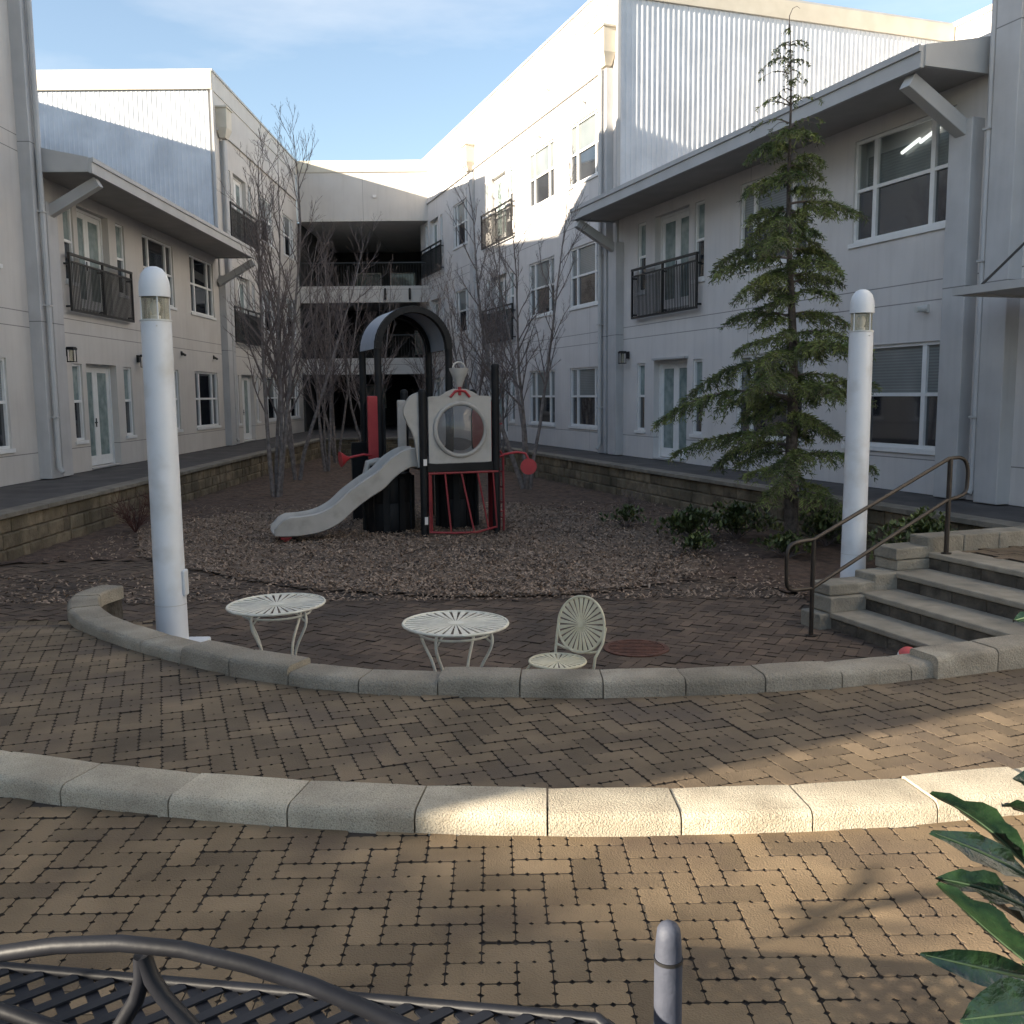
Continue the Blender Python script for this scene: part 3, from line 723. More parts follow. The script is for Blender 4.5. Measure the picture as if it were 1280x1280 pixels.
# ---- steps
root = empty('stone_steps', (3.9,8.2,FLOOR), 0, 'grey stone steps rising from the plaza to the right landing', 'steps')
EL_ = [Vector((3.06,8.87,0)), Vector((3.41,9.02,0)), Vector((3.77,9.22,0)), Vector((4.15,9.47,0))]
rr = .1625
for k in range(4):
    z1 = FLOOR + rr*(k+1); a = EL_[k] - SD*.12; L = 3.6
    b2 = a + SD*L; dep = .44 if k < 3 else .36
    mb = MB()
    nseg = 9
    for q in range(nseg):
        mb.cur = random.random(); p0 = a+SD*(L*q/nseg+.003); p1 = a+SD*(L*(q+1)/nseg-.003)
        P = [p0, p1, p1+SN*dep, p0+SN*dep]
        mb.add([(p.x,p.y,FLOOR-.05) for p in P]+[(p.x,p.y,z1-.055) for p in P], [(0,1,2,3),(7,6,5,4),(4,5,1,0),(5,6,2,1),(6,7,3,2),(7,4,0,3)])
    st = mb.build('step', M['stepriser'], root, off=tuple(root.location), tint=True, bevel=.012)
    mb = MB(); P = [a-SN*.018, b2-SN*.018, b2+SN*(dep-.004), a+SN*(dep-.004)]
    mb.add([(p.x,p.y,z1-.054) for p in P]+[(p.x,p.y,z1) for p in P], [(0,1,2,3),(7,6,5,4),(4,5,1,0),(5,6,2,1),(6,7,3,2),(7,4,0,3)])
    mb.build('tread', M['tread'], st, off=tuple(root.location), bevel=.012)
root = empty('step_side_wall', (3.6,9.4,FLOOR), 0, 'stacked grey blocks stepping up along the left side of the stone steps', 'low wall')
def blk(c, L, Wd, z0, z1, rz=R_(19.5)):
    mb = MB(); mb.cur = random.random(); ca, sa = math.cos(rz), math.sin(rz)
    mb.obox((c[0],c[1],(z0+z1)/2), (ca*L/2,sa*L/2,0), (-sa*Wd/2,ca*Wd/2,0), (0,0,(z1-z0)/2))
    mb.build('wall_block', M['tread2'], root, off=tuple(root.location), bevel=.014, tint=True)
M['tread2'] = mat('side_block_stone', (.235,.21,.165), (.33,.295,.235), 6, .92, .8, 40, tint=.15, stain=(.14,.13,.11), stscale=3)
blk((3.02,9.10), .34, .30, FLOOR-.03, -.50); blk((3.16,9.13), .42, .30, -.495, -.345); blk((3.05,9.12),.30,.3,-.499+.0,-.35) if False else None
blk((3.24,9.22), .58, .30, -.340, -.235)
blk((3.56,9.36), .46, .30, FLOOR, -.34); blk((3.66,9.36), .42, .30, -.335, -.165)
blk((3.95,9.52), .46, .32, FLOOR, -.17); blk((3.93,9.53), .42, .32, -.165, -.06); blk((3.92,9.52), .44, .32, -.055, .06)
for i in range(5): blk((4.30+.46*i*.943, 9.62+.46*i*.335), .452, .26, -.05, .155)
for i in range(5): blk((4.30+.46*i*.943, 9.66+.46*i*.335), .45, .24, FLOOR, -.06)

# ---- retaining walls with block courses
def block_wall(root, p0, p1, n, zt, zb, courses, blen=.42, th=.30, cap=True):
    p0, p1, n = Vector((*p0,0)), Vector((*p1,0)), Vector((*n,0)); d = p1-p0; L = d.length; d.normalize()
    mb = MB(); ch = (zt-.07-zb)/courses
    for c in range(courses):
        x = -blen*random.random()
        while x < L:
            l = blen*random.choice((.5,.75,1,1,1.1)); a, b_ = max(0,x)+.004, min(L,x+l)-.004; x += l
            if b_-a < .03: continue
            o_ = random.uniform(-.012,.016) - .012*c; mb.cur = random.random()
            q = p0+d*(a+b_)/2; zc = zb+ch*(c+.5)
            # split face: rectangle with a pillowed front
            h = ch/2-.003; w = (b_-a)/2; back = q-n*th; f0 = q+n*o_; f1 = q+n*(o_+.018)
            vs = []
            for base, sc in ((back,1),(f0,1),(f1,.8)):
                for sx, sz in ((-1,-1),(1,-1),(1,1),(-1,1)):
                    pp = base+d*(sx*(w-(.0 if sc==1 else .022+random.random()*.02))); vs.append((pp.x,pp.y,zc+sz*(h-(0 if sc==1 else .016+random.random()*.012))))
            mb.add(vs, [(8,9,10,11),(4,5,9,8),(5,6,10,9),(6,7,11,10),(7,4,8,11),(0,1,5,4),(1,2,6,5),(2,3,7,6),(3,0,4,7)])
    ob = mb.build('stone_courses', M['splitface'], root, off=tuple(root.location), tint=True)
    bmq = bmesh.new(); bmq.from_mesh(ob.data); bmesh.ops.recalc_face_normals(bmq, faces=bmq.faces); bmq.to_mesh(ob.data); bmq.free()
    if cap:
        mb = MB(); x = 0
        while x < L-.01:
            b_ = min(L, x+.6); mb.cur = random.random(); q = p0+d*(x+b_)/2
            mb.obox(q-n*(th/2-.035)+Vector((0,0,zt-.035)), d*((b_-x)/2-.003), n*(th/2+.02), (0,0,.034)); x = b_
        mb.build('cap_course', M['splitcap'], root, off=tuple(root.location), tint=True, bevel=.008)
root = empty('retaining_wall', (-7.05,18,FLOOR), 0, 'mossy tan split block retaining wall along the left raised path', 'retaining wall')
block_wall(root, (-7.05,36), (-7.05,5.2), (1,0), .02, FLOOR-.06, 3, .46)
root = empty('retaining_wall', (3,20,FLOOR), 0, 'dark block retaining wall below the right raised path', 'retaining wall')
block_wall(root, (rline(10.5),10.5), (rline(36),36), (-.944,-.33), .02, FLOOR-.06, 3, .46)
root = empty('retaining_wall', (-4.8,36,FLOOR), 0, 'low block wall across the far end of the planting bed', 'retaining wall')
block_wall(root, (rline(36)-.02,36), (-7.02,36), (0,-1), .02, FLOOR-.06, 4)

# ---- mulch and wood chips
def patch(name, poly, z, mt, res, amp):
    mb = MB(); xs = [p[0] for p in poly]; ys = [p[1] for p in poly]
    nx = int((max(xs)-min(xs))/res)+1; ny = int((max(ys)-min(ys))/res)+1; x0, y0 = min(xs), min(ys); idx = {}
    def vid(i, j):
        if (i,j) not in idx:
            idx[(i,j)] = len(mb.v); mb.v.append((x0+i*res+random.uniform(-.25,.25)*res, y0+j*res+random.uniform(-.25,.25)*res, z+random.uniform(-amp,amp)))
        return idx[(i,j)]
    for i in range(nx):
        for j in range(ny):
            if inside((x0+(i+.5)*res, y0+(j+.5)*res), poly):
                mb.f.append((vid(i,j),vid(i+1,j),vid(i+1,j+1),vid(i,j+1))); mb.t.append(0); mb.m.append(0)
    return mb.build(name, mt)
BED = MULF[:-3] + [(3.4,9.9),(4.4,9.9),(6.2,10.4),(rline(11)-.02,11),(rline(36),36),(-7.1,36)]
BED = [(p[0],p[1]-.14) if i < 10 else p for i, p in enumerate(BED)]
tag(patch('mulch_bed', BED, FLOOR+.01, M['mulch'], .16, .018), kind='structure')
CHP = [(-5.3,13.4),(-3.5,11.75),(-2.3,10.95),(-.75,10.52),(.4,10.50),(1.15,10.78),(2.1,11.4),(2.75,12.6),(2.6,14.5),(1.9,17),(.2,19.5),(-2.6,19.8),(-5.4,18.2),(-6.3,16)]
tag(patch('wood_chip_bed', CHP, FLOOR+.022, M['chipbed'], .10, .009), kind='structure')
mb = MB(); cnt = 0
while cnt < 42000:
    x, y = random.uniform(-6.5,3.4), 10.3+9.5*random.random()**1.7
    inc = inside((x,y), CHP)
    if not inc and (random.random() > .17 or not (inside((x,y), BED) or y < 12)): continue
    cnt += 1; mb.cur = random.random()**1.25
    a = random.uniform(0,2*PI); l = random.uniform(.008,.026); w = random.uniform(.005,.011); t1, t2 = random.gauss(0,.4), random.gauss(0,.4)
    dx = Vector((math.cos(a),math.sin(a),t1))*l; dy = Vector((-math.sin(a),math.cos(a),t2))*w; c = Vector((x,y,FLOOR+.030+random.random()*.03 if inc else FLOOR+.03))
    mb.quad(c-dx-dy, c+dx-dy, c+dx+dy, c-dx+dy)
tag(mb.build('wood_chips', M['chip'], tint=True), 'pale brown wood chips strewn over the play area', 'wood chips', kind='stuff')

# ---------------------------------------------------------------- light columns
def light_column(x, y, h, label, hatch):
    e = empty('light_column', (x,y,FLOOR), 0, label, 'lamp column', 'white light columns')
    m = MB(); m.lathe([(.132,0),(.132,.02),(.128,.03),(.122,1.2),(.118,h-.42)], 40); m.build('column', M['whitepole'], e, smooth=50)
    m = MB(); m.lathe([(.104,h-.42),(.104,h-.24)], 32); g = m.build('lens', M['lens'], e, smooth=40)
    m = MB()
    for k in range(4):
        t = k*PI/2+.5; m.tube([(.108*math.cos(t),.108*math.sin(t),h-.425),(.108*math.cos(t),.108*math.sin(t),h-.235)], .006, 6)
    m.build('cage', M['whitepole'], g, smooth=40)
    m = MB(); m.lathe([(.034,h-.42),(.034,h-.385),(.02,h-.38),(.03,h-.35),(.036,h-.315),(.028,h-.28),(.008,h-.262)], 20); m.build('bulb', M['ballw'], g, smooth=50)
    m = MB(); m.lathe([(.1265,.55),(.1275,.55),(.1275,.556),(.1265,.556)], 40); m.lathe([(.1195,h-.432),(.1235,h-.43),(.1235,h-.418),(.105,h-.416)], 40)
    for k in range(3):
        t = k*2*PI/3-1.2; m.obox((.122*math.cos(t),.122*math.sin(t),h-.47), (.006*math.cos(t),.006*math.sin(t),0), (-.006*math.sin(t),.006*math.cos(t),0), (0,0,.006))
    m.build('seam_ring', M['light'], e, smooth=50)
    m = MB(); m.lathe([(.120,h-.24),(.120,h-.17),(.116,h-.12),(.098,h-.06),(.066,h-.018),(.03,h-.002),(.004,h)], 40); m.build('cap', M['whitepole'], e, smooth=50)
    if hatch:
        m = MB(); m.box(.07,.29,-.13,.10,.0,.25); m.box(.112,.142,-.05,.05,.62,.84); m.build('base_box', M['whitepole'], e, bevel=.02)
light_column(-2.83, 7.80, 3.28, 'white light column standing by the left end of the seat wall', True)
light_column(3.60, 10.0, 3.28, 'white light column standing behind the handrail and steps', False)

# ---------------------------------------------------------------- bistro tables and chair
def sunburst(m, c, r, n, R0=.16, tilt=None, zt=0, w=.78):
    """slotted disc: radial slats between hub and rim"""
    T = tilt or Matrix.Identity(3)
    def P(a, rad, z): return Vector(c) + T @ Vector((rad*math.cos(a), rad*math.sin(a), z))
    for k in range(n):
        a = 2*PI*k/n; h = PI/n
        for z0, z1, rev in ((0,.004,False),):
            ri, ro = r*R0, r*.955; wi, wo = h*w, h*w*.90
            v = [P(a-wi,ri,.0),P(a+wi,ri,.0),P(a+wo,ro,.0),P(a-wo,ro,.0),P(a-wi,ri,.004),P(a+wi,ri,.004),P(a+wo,ro,.004),P(a-wo,ro,.004)]
            m.add(v, [(0,3,2,1),(4,5,6,7),(0,1,5,4),(1,2,6,5),(2,3,7,6),(3,0,4,7)])
    N = 40; rim = [P(2*PI*k/N, r*.975, .002) for k in range(N)]; m.tube(rim, r*.028 if r > .3 else .009, 6, closed=True)
    hub = [P(2*PI*k/24, r*R0*1.08, .001) for k in range(24)] + [P(2*PI*k/24, r*R0*1.08, .006) for k in range(24)]
    m.add(hub, [tuple(reversed(range(24))), tuple(range(24,48))] + [(k,(k+1)%24,24+(k+1)%24,24+k) for k in range(24)])
def table(x, y, label, rz, mt, tilt=0):
    e = empty('bistro_table', (x,y,FLOOR), rz, label, 'table', 'white bistro tables')
    m = MB(); T = Matrix.Rotation(tilt, 3, 'Y'); sunburst(m, (0,0,.725), .36, 34, .14, T, w=.72); m.build('table_top', mt, e, smooth=40)
    m = MB(); ring = [(.245*math.cos(2*PI*k/32), .245*math.sin(2*PI*k/32), .665) for k in range(32)]; m.tube(ring, .008, 6, closed=True); m.build('apron_ring', mt, e, smooth=50)
    for k in range(4):
        a = PI/4+k*PI/2; ca, sa = math.cos(a), math.sin(a)
        prof = [(.25,.722),(.272,.66),(.268,.60),(.235,.53),(.195,.46),(.165,.38),(.155,.30),(.165,.22),(.195,.12),(.235,.04),(.262,.0)]
        pp = catmull(prof, .035); m = MB(); m.tube([(ca*p.x, sa*p.x, p.y) for p in pp], .0105, 8)
        m.tube([(ca*.268,sa*.268,.62),(ca*.20,sa*.20,.665),(ca*.12,sa*.12,.70),(ca*.07,sa*.07,.722)], .007, 6); m.build('leg', mt, e, smooth=50)
table(-1.745, 6.95, 'white slotted bistro table nearer the left light column', R_(18), M['whitetable'], R_(-1.2))
table(-.385, 6.31, 'white slotted bistro table beside the ivory chair', R_(20), M['whitetable'], R_(.6))
e = empty('bistro_chair', (.30,6.33,FLOOR), R_(-40), 'ivory metal bistro chair with round sunburst seat and back', 'chair')
# chair looks along local -y, back on +y
m = MB(); sunburst(m, (0,0,.45), .195, 26, .10, w=.74); m.build('seat', M['ivory'], e, smooth=40)
T = Matrix.Rotation(R_(78), 3, 'X'); bc = Vector((0,.27,.655))
m = MB(); sunburst(m, bc, .20, 26, .10, T, w=.74)
m.v = [(p[0], p[1], bc.z+(p[2]-bc.z)*1.0) for p in m.v]; m.build('backrest', M['ivory'], e, smooth=40)
for sx in (-1, 1):
    m = MB(); m.tube([(sx*p[0],p[1],p[2]) for p in ((.20,.28,.66),(.195,.25,.55),(.17,.20,.46),(.16,.19,.36),(.17,.21,.18),(.20,.26,0))], .0105, 8); m.build('leg', M['ivory'], e, smooth=50)
    m = MB(); m.tube([(sx*p[0],p[1],p[2]) for p in ((.12,-.13,.447),(.15,-.17,.38),(.13,-.15,.26),(.12,-.14,.15),(.16,-.20,0))], .0105, 8); m.build('leg', M['ivory'], e, smooth=50)
m = MB(); m.tube([(-.18,.22,.50),(-.10,.235,.475),(0,.24,.47),(.10,.235,.475),(.18,.22,.50)], .009, 8); m.tube([(.14*math.cos(2*PI*k/24),.16*math.sin(2*PI*k/24),.30) for k in range(24)], .006, 6, closed=True); m.build('brace', M['ivory'], e, smooth=50)

# drain cover, ball
e = empty('drain_cover', (1.09,8.30,FLOOR), 0, 'round rusty iron drain cover set in the plaza paving', 'drain cover')
m = MB(); m.lathe([(.29,.0),(.29,.012),(.25,.014),(.25,.008),(.0,.008)][:4], 40)
for k in range(9):
    y = -.2+.05*k; w = math.sqrt(max(.0, .245**2-y*y)); m.box(-w, w, y-.014, y+.014, .004, .013)
m.build('grate', M['rust'], e)
m = MB()
def ball(m, c, r, n=24, k=14):
    vs = []; fs = []
    for i in range(k+1):
        t = PI*i/k
        for j in range(n): a = 2*PI*j/n; vs.append((c[0]+r*math.sin(t)*math.cos(a), c[1]+r*math.sin(t)*math.sin(a), c[2]+r*math.cos(t)))
    for i in range(k):
        for j in range(n): fs.append((i*n+j,(i+1)*n+j,(i+1)*n+(j+1)%n,i*n+(j+1)%n))
    o = len(m.f); m.add(vs, fs)
    for q in range(len(fs)): m.m[o+q] = 1 if ((q % n)//4) % 2 == 0 and q//n > 6 or q//n > 10 else 0
ball(m, (0,0,0), .085); o = m.build('ball', [M['pink'], M['ballw']], smooth=60, loc=(3.235,7.66,FLOOR+.085)); o.rotation_euler = (.5,.3,.2)
tag(o, 'small red and white ball on the plaza against the cheek wall', 'ball')

# ---------------------------------------------------------------- handrail
e = empty('handrail', (2.76,8.69,FLOOR), math.atan2(.66,1.52), 'bronze tubular handrail beside the stone steps', 'handrail')
Lr = math.hypot(1.52,.66); up = -FLOOR
def arc(pts, n=6):
    return [tuple(p) for p in catmull([(p[0],p[1]) for p in pts], .05)]
loop = [(0,.905),(-.16,.895),(-.26,.87),(-.30,.80),(-.30,.60),(-.29,.50),(-.24,.455),(-.12,.45),(0,.452)]
loop2 = [(Lr-.02,up+.535),(Lr+.14,up+.56),(Lr+.22,up+.60),(Lr+.24,up+.68),(Lr+.24,up+.82),(Lr+.20,up+.91),(Lr+.12,up+.945),(Lr-.02,up+.94)]
pts = [(p.x,0,p.y) for p in catmull(loop, .04)] + [(p.x,0,p.y) for p in catmull(loop2, .04)]
m = MB(); m.tube(pts, .0185, 10, closed=True); m.build('rail', M['bronze'], e, smooth=50)
m = MB(); m.tube([(0,0,0),(0,0,.905)], .021, 10); m.lathe([(.05,0),(.05,.012)], 20); m.build('post', M['bronze'], e, smooth=50)
m = MB(); m.tube([(Lr,0,up-.02),(Lr,0,up+.94)], .024, 10); m.lathe([(.05,up),(.05,up+.012)], 20, (Lr,0,0)); m.build('post', M['bronze'], e, smooth=50)

# ---------------------------------------------------------------- playground set
PO = (-1.38, 15.05); prz = math.atan2(.34,.94)
e = empty('playground_set', (PO[0],PO[1],FLOOR), prz, 'train themed playground set with slide, arch roof and bubble window', 'playground')
DK = 1.12   # deck height over the chips
def part(m, n, mt, parent=e, **k): return m.build(n, mt, parent, **k)
def post(x, y, h, mt='blackp', r=.062):
    m = MB(); m.tube([(x,y,-.05),(x,y,h)], r, 16); m.lathe([(r+.004,h-.03),(r+.004,h+.0),(r*.8,h+.03),(.01,h+.045)], 16, (x,y,0)); part(m, 'post', M[mt], smooth=40)
post(0,0,2.30); post(1.20,0,2.70); post(0,1.2,2.3); post(1.2,1.2,2.3)
m = MB(); m.box(-.02,1.22,-.02,1.25,DK-.06,DK); part(m, 'deck', M['blackp'], bevel=.01)
# front panel with the round bubble window
m = MB(); x0, x1, z0, z1 = .085, 1.115, DK+.06, DK+1.12; cx, cz, cr = .60, DK+.585, .40
N = 48; ring = [(cx+cr*math.cos(2*PI*k/N), cz+cr*math.sin(2*PI*k/N)) for k in range(N)]
def sq(a):
    c, s2 = math.cos(a), math.sin(a); k = min((.515/abs(c)) if abs(c) > 1e-6 else 9, (.53/abs(s2)) if abs(s2) > 1e-6 else 9)
    return (cx+c*k, cz-.005+s2*k)
outr = [sq(2*PI*k/N) for k in range(N)]
vs = [(p[0],-.03,p[1]) for p in ring]+[(p[0],-.03,p[1]) for p in outr]+[(p[0],.03,p[1]) for p in ring]+[(p[0],.03,p[1]) for p in outr]
fs = []
for k in range(N):
    j = (k+1) % N; fs += [(k,N+k,N+j,j),(2*N+k,2*N+j,3*N+j,3*N+k),(N+k,3*N+k,3*N+j,N+j),(k,j,2*N+j,2*N+k)]
m.add(vs, fs)
hump = [(cx-.34,z1-.02),(cx-.22,z1+.05),(cx-.1,z1+.10),(cx+.1,z1+.10),(cx+.22,z1+.05),(cx+.34,z1-.02)]
m.add([(p[0],-.03,p[1]) for p in hump]+[(p[0],.03,p[1]) for p in hump], [tuple(range(6)), tuple(reversed(range(6,12)))]+[(i,(i+1)%6+0,6+(i+1)%6,6+i) for i in range(6)])
fp = part(m, 'front_panel', M['tan'])
m = MB(); m.tube([(cx+(cr+.012)*math.cos(2*PI*k/N), -.045, cz+(cr+.012)*math.sin(2*PI*k/N)) for k in range(N)], .036, 8, closed=True)
for k in range(16):
    a = 2*PI*k/16; m.obox((cx+(cr+.012)*math.cos(a), -.083, cz+(cr+.012)*math.sin(a)), (.012,0,0), (0,.006,0), (0,0,.012))
part(m, 'window_ring', M['tan'], fp, smooth=40)
m = MB(); vs = []; fs = []; K = 8
for i in range(K+1):
    t = PI/2*i/K
    for k in range(N): vs.append((cx+cr*math.cos(t)*math.cos(2*PI*k/N)*.99, -.03-.16*math.sin(t), cz+cr*math.cos(t)*math.sin(2*PI*k/N)*.99))
for i in range(K):
    for k in range(N): fs.append((i*N+k, i*N+(k+1)%N, (i+1)*N+(k+1)%N, (i+1)*N+k))
m.add(vs, fs)
# clear dome: you look through it at the cab
M['clear'] = mat('clear_dome', (.72,.71,.68), (.62,.60,.57), 1.5, .06, trans=.9, coat=.8); M['clear'].node_tree.nodes['Principled BSDF'].inputs['IOR'].default_value = 1.04
part(m, 'bubble_window', M['clear'], fp, smooth=60)
# inside of the cab seen through the dome
m = MB(); m.box(1.13,1.18,.12,1.12,DK+.05,DK+1.02); part(m, 'side_panel', M['red'], bevel=.01)
# smokestack
m = MB(); m.lathe([(.035,0),(.05,.02),(.055,.05),(.15,.27),(.155,.30),(.13,.30)], 24, (cx,0,z1+.12)); m.tube([(cx+.10*math.cos(t),0,z1+.42+.10*math.sin(t)) for t in [PI*k/10 for k in range(11)]], .014, 6)
st = part(m, 'smokestack', M['tan'], smooth=40)
m = MB(); m.tube([(cx-.16,-.04,z1-.03),(cx-.08,-.045,z1+.06),(cx,-.045,z1+.075),(cx+.08,-.045,z1+.06),(cx+.16,-.04,z1-.03)], .022, 6); m.tube([(cx,-.02,z1),(cx,-.02,z1+.13)], .03, 8); part(m, 'stack_base', M['red'], smooth=40)
# cow catcher
m = MB(); zt, zb = DK-.10, .10
m.tube([(.06,-.05,zt),(1.22,-.05,zt)], .018, 8); m.tube([(.05,-.10,zb),(.45,-.20,zb-.02),(.80,-.24,zb-.02),(1.18,-.05,zb+.02)], .018, 8)
for a, bx, by in ((.075,.06,-.10),(.33,.38,-.18),(.60,.74,-.235),(.87,1.02,-.13),(1.13,1.19,-.05)): m.tube([(a,-.05,zt),(bx,by,zb)], .015, 8)
m.tube([(.10,-.03,zt),(.10,-.06,zb)], .02, 8); part(m, 'cow_catcher', M['redm'], smooth=40)
m = MB(); m.box(.06,1.14,-.03,.03,DK-.075,DK+.058); part(m, 'kick_board', M['blackp'])
m = MB(); m.box(-.02,.035,-.075,-.062,DK+.03,DK+.13); m.box(-.015,.035,-.075,-.062,.22,.34); part(m, 'sticker', M['ballw'])
# red ladder on the right, with talk tube
m = MB()
for y in (.30,): 
    m.tube([(1.34,.05,0),(1.34,.05,DK+.15),(1.28,.05,DK+.22)], .02, 8); m.tube([(1.34,.55,0),(1.34,.55,DK+.15),(1.28,.55,DK+.22)], .02, 8)
for z in (.25,.5,.75,1.0): m.tube([(1.34,.05,z),(1.34,.55,z)], .016, 8)
m.tube([(1.20,0,DK+.66),(1.30,-.02,DK+.66),(1.34,.1,DK+.66)], .014, 6); m.tube([(1.2,.0,.35),(1.34,.05,.36)], .014, 6)
part(m, 'ladder', M['redm'], smooth=40)
m = MB(); m.box(1.235,1.30,.08,.52,.02,DK-.05); part(m, 'side_board', M['redm'])
def horn(pts, p, d, s_, n='talk_tube'):
    m = MB(); m.tube(pts, .02, 8); d = Vector(d).normalized(); p = Vector(p)
    m.tube([p, p+d*.05, p+d*.10, p+d*.14, p+d*.15], [.025,.05,.095,.128,.132], 20, cap=False); m.tube([p+d*.15, p+d*.135, p+d*.09, p+d*.05], [.131,.112,.06,.02], 20); m.tube([p+d*.09, p+d*.13], [.028,.022], 10); part(m, n, M['red'], smooth=50)
horn([(1.22,.05,DK+.10),(1.36,.0,DK+.17),(1.55,-.06,DK+.20),(1.66,-.12,DK+.18),(1.70,-.14,DK+.10),(1.70,-.16,DK+.0)], (1.70,-.12,DK-.03), (-.25,-.96,.03), 1)
# arch roof module behind to the left
ax0, ax1, ay0, ay1 = -.42, .80, 1.25, 2.55
def archp(y, r=0, n=20):
    c = (ax0+ax1)/2; w = (ax1-ax0)/2+r; zs = 3.02
    return [(c-w,y,-.05),(c-w,y,1.2)] + [(c-w*math.cos(PI*k/n), y, zs+(w*1.06)*math.sin(PI*k/n)) for k in range(n+1)] + [(c+w,y,1.2),(c+w,y,-.05)]
for y in (ay0, ay1):
    m = MB(); m.tube(archp(y), .062, 10); part(m, 'arch_post', M['blackp'], smooth=40)
m = MB(); n = 24; c = (ax0+ax1)/2; w = (ax1-ax0)/2; vs = []; fs = []
for k in range(n+1):
    a = PI*(.0+1.0*k/n)
    for rr2 in (w+.02, w+.05):
        for y in (ay0+.06, ay1-.06): vs.append((c-rr2*math.cos(a), y, 3.02+rr2*1.06*math.sin(a)))
for k in range(n):
    o = k*4; q = o+4; fs += [(o,o+1,q+1,q),(o+2,q+2,q+3,o+3),(o,q,q+2,o+2),(o+1,o+3,q+3,q+1)]
m.add(vs, fs); part(m, 'arch_roof', M['bluep'], smooth=40)
for y in (ay0,ay1):
    P = archp(y)[2:23]; m = MB()
    for a, b_ in zip(P[:-1], P[1:]): m.bar(a, b_, .10, .16, (0,1,0))
    part(m, 'arch_band', M['blackp'])

m = MB(); m.box(ax0,ax1,ay0-.03,ay1,DK-.06,DK); part(m, 'deck', M['blackp'])
m = MB(); m.box(ax0-.20,ax0+.0,ay0-.05,ay0+.02,DK+.06,DK+1.12); part(m, 'red_panel', M['red'], bevel=.02)
m = MB(); m.box(ax0+.02,ax0+.10,ay0-.02,ay1,DK-.5,DK+1.0); m.box(ax0-.25, ax0+.2, ay1-.1, ay1, 0, DK+.3); part(m, 'dark_panel', M['blackp'])
m = MB(); m.box(-.22,-.08,.75,.82,DK+.02,DK+1.05); part(m, 'white_panel', M['tan'], bevel=.02)
# slide hood and slide
m = MB(); hp = catmull([(-.03,DK+1.18),(-.20,DK+1.10),(-.30,DK+.88),(-.24,DK+.70),(-.14,DK+.48),(-.10,DK+.2),(-.08,DK)], .06)
vs = []; fs = []
for p in hp: vs += [(p.x,.02,p.y),(p.x,.09,p.y),(.0,.09,p.y),(.0,.02,p.y)]
for i in range(len(hp)-1):
    o = 4*i
    for k in range(4): fs.append((o+k,o+(k+1)%4,o+4+(k+1)%4,o+4+k))
m.add(vs, fs); part(m, 'slide_hood', M['tan'], smooth=40)
prof = catmull([(-.02,DK+.02),(-.18,DK+.02),(-.40,DK-.10),(-.62,DK-.30),(-.85,DK-.44),(-1.08,DK-.60),(-1.32,DK-.80),(-1.58,DK-.92),(-1.85,DK-.965),(-2.12,DK-.975),(-2.30,DK-.985)], .06)
sec = [(-.02,.24),(.035,.255),(.06,.22),(.075,.05),(.11,.0),(.31,-.015),(.51,.0),(.545,.05),(.56,.22),(.585,.255),(.64,.24),(.62,-.04),(.50,-.075),(.12,-.075),(.0,-.04)]
m = MB(); vs = []; fs = []; K = len(sec)
for i, p in enumerate(prof):
    d = prof[min(i+1,len(prof)-1)]-prof[max(i-1,0)]; d.normalize(); nx, nz = (d.y, -d.x) if d.x > 0 else (-d.y*-1, d.x*-1)
    nx, nz = -d.y*(-1 if d.x < 0 else 1)*1.0, abs(d.x)
    taper = 1.0 if i < len(prof)-4 else (.92,.8,.55,.35)[i-len(prof)+4]
    for sy, sz in sec:
        vs.append((p.x + (-d.y if d.x > 0 else d.y)*0 + nx*sz*.35*taper, .16+sy, p.y + .02 + sz*1.0*taper))
for i in range(len(prof)-1):
    for k in range(K): fs.append((i*K+k, i*K+(k+1)%K, (i+1)*K+(k+1)%K, (i+1)*K+k))
fs.append(tuple(range(K))); fs.append(tuple(reversed(range((len(prof)-1)*K, len(prof)*K))))
m.add(vs, fs); sl_ = part(m, 'slide', M['tan'], smooth=35)
m = MB(); m.tube([(-2.12,.34,.0),(-2.12,.34,.10)], .05, 10); m.tube([(-2.12,.60,.0),(-2.12,.60,.10)], .05, 10); m.box(-2.2,-2.04,.26,.68,.07,.11); part(m, 'slide_foot', M['red'], sl_)
m = MB(); m.tube([(ax0+.1,ay0-.2,DK+.02),(ax0-.10,ay0-.22,DK+.05),(ax0-.26,ay0-.24,DK+.02),(ax0-.30,ay0-.24,DK-.14),(ax0-.24,ay0-.24,DK-.22)], .06, 8); part(m, 'slide_curl', M['tan'], smooth=40)
horn([(ax0-.05,ay0,DK+.12),(ax0-.30,ay0-.1,DK+.16),(ax0-.50,ay0-.15,DK+.13),(ax0-.6,ay0-.16,DK+.10)], (ax0-.55,ay0-.16,DK+.11), (-1,-.1,-.10), 1)
# black tunnel drums under the decks
for cx2, cy2, r3, h3 in ((-.36,.95,.40,DK-.14),(.82,.95,.34,DK-.12)):
    m = MB(); m.lathe([(r3*.93,.02),(r3,.1),(r3,h3*.5),(r3*.97,h3*.52),(r3,h3*.54),(r3,h3-.05),(r3*.9,h3)], 32, (cx2,cy2,0))
    for k in range(10):
        a = 2*PI*k/10; m.obox((cx2+r3*math.cos(a),cy2+r3*math.sin(a),h3/2), (.03*math.cos(a),.03*math.sin(a),0), (-.05*math.sin(a),.05*math.cos(a),0), (0,0,h3*.45))
    part(m, 'tunnel_drum', M['blackp'], smooth=40)
part(MB().__class__(), 'x', M['black']) if False else None

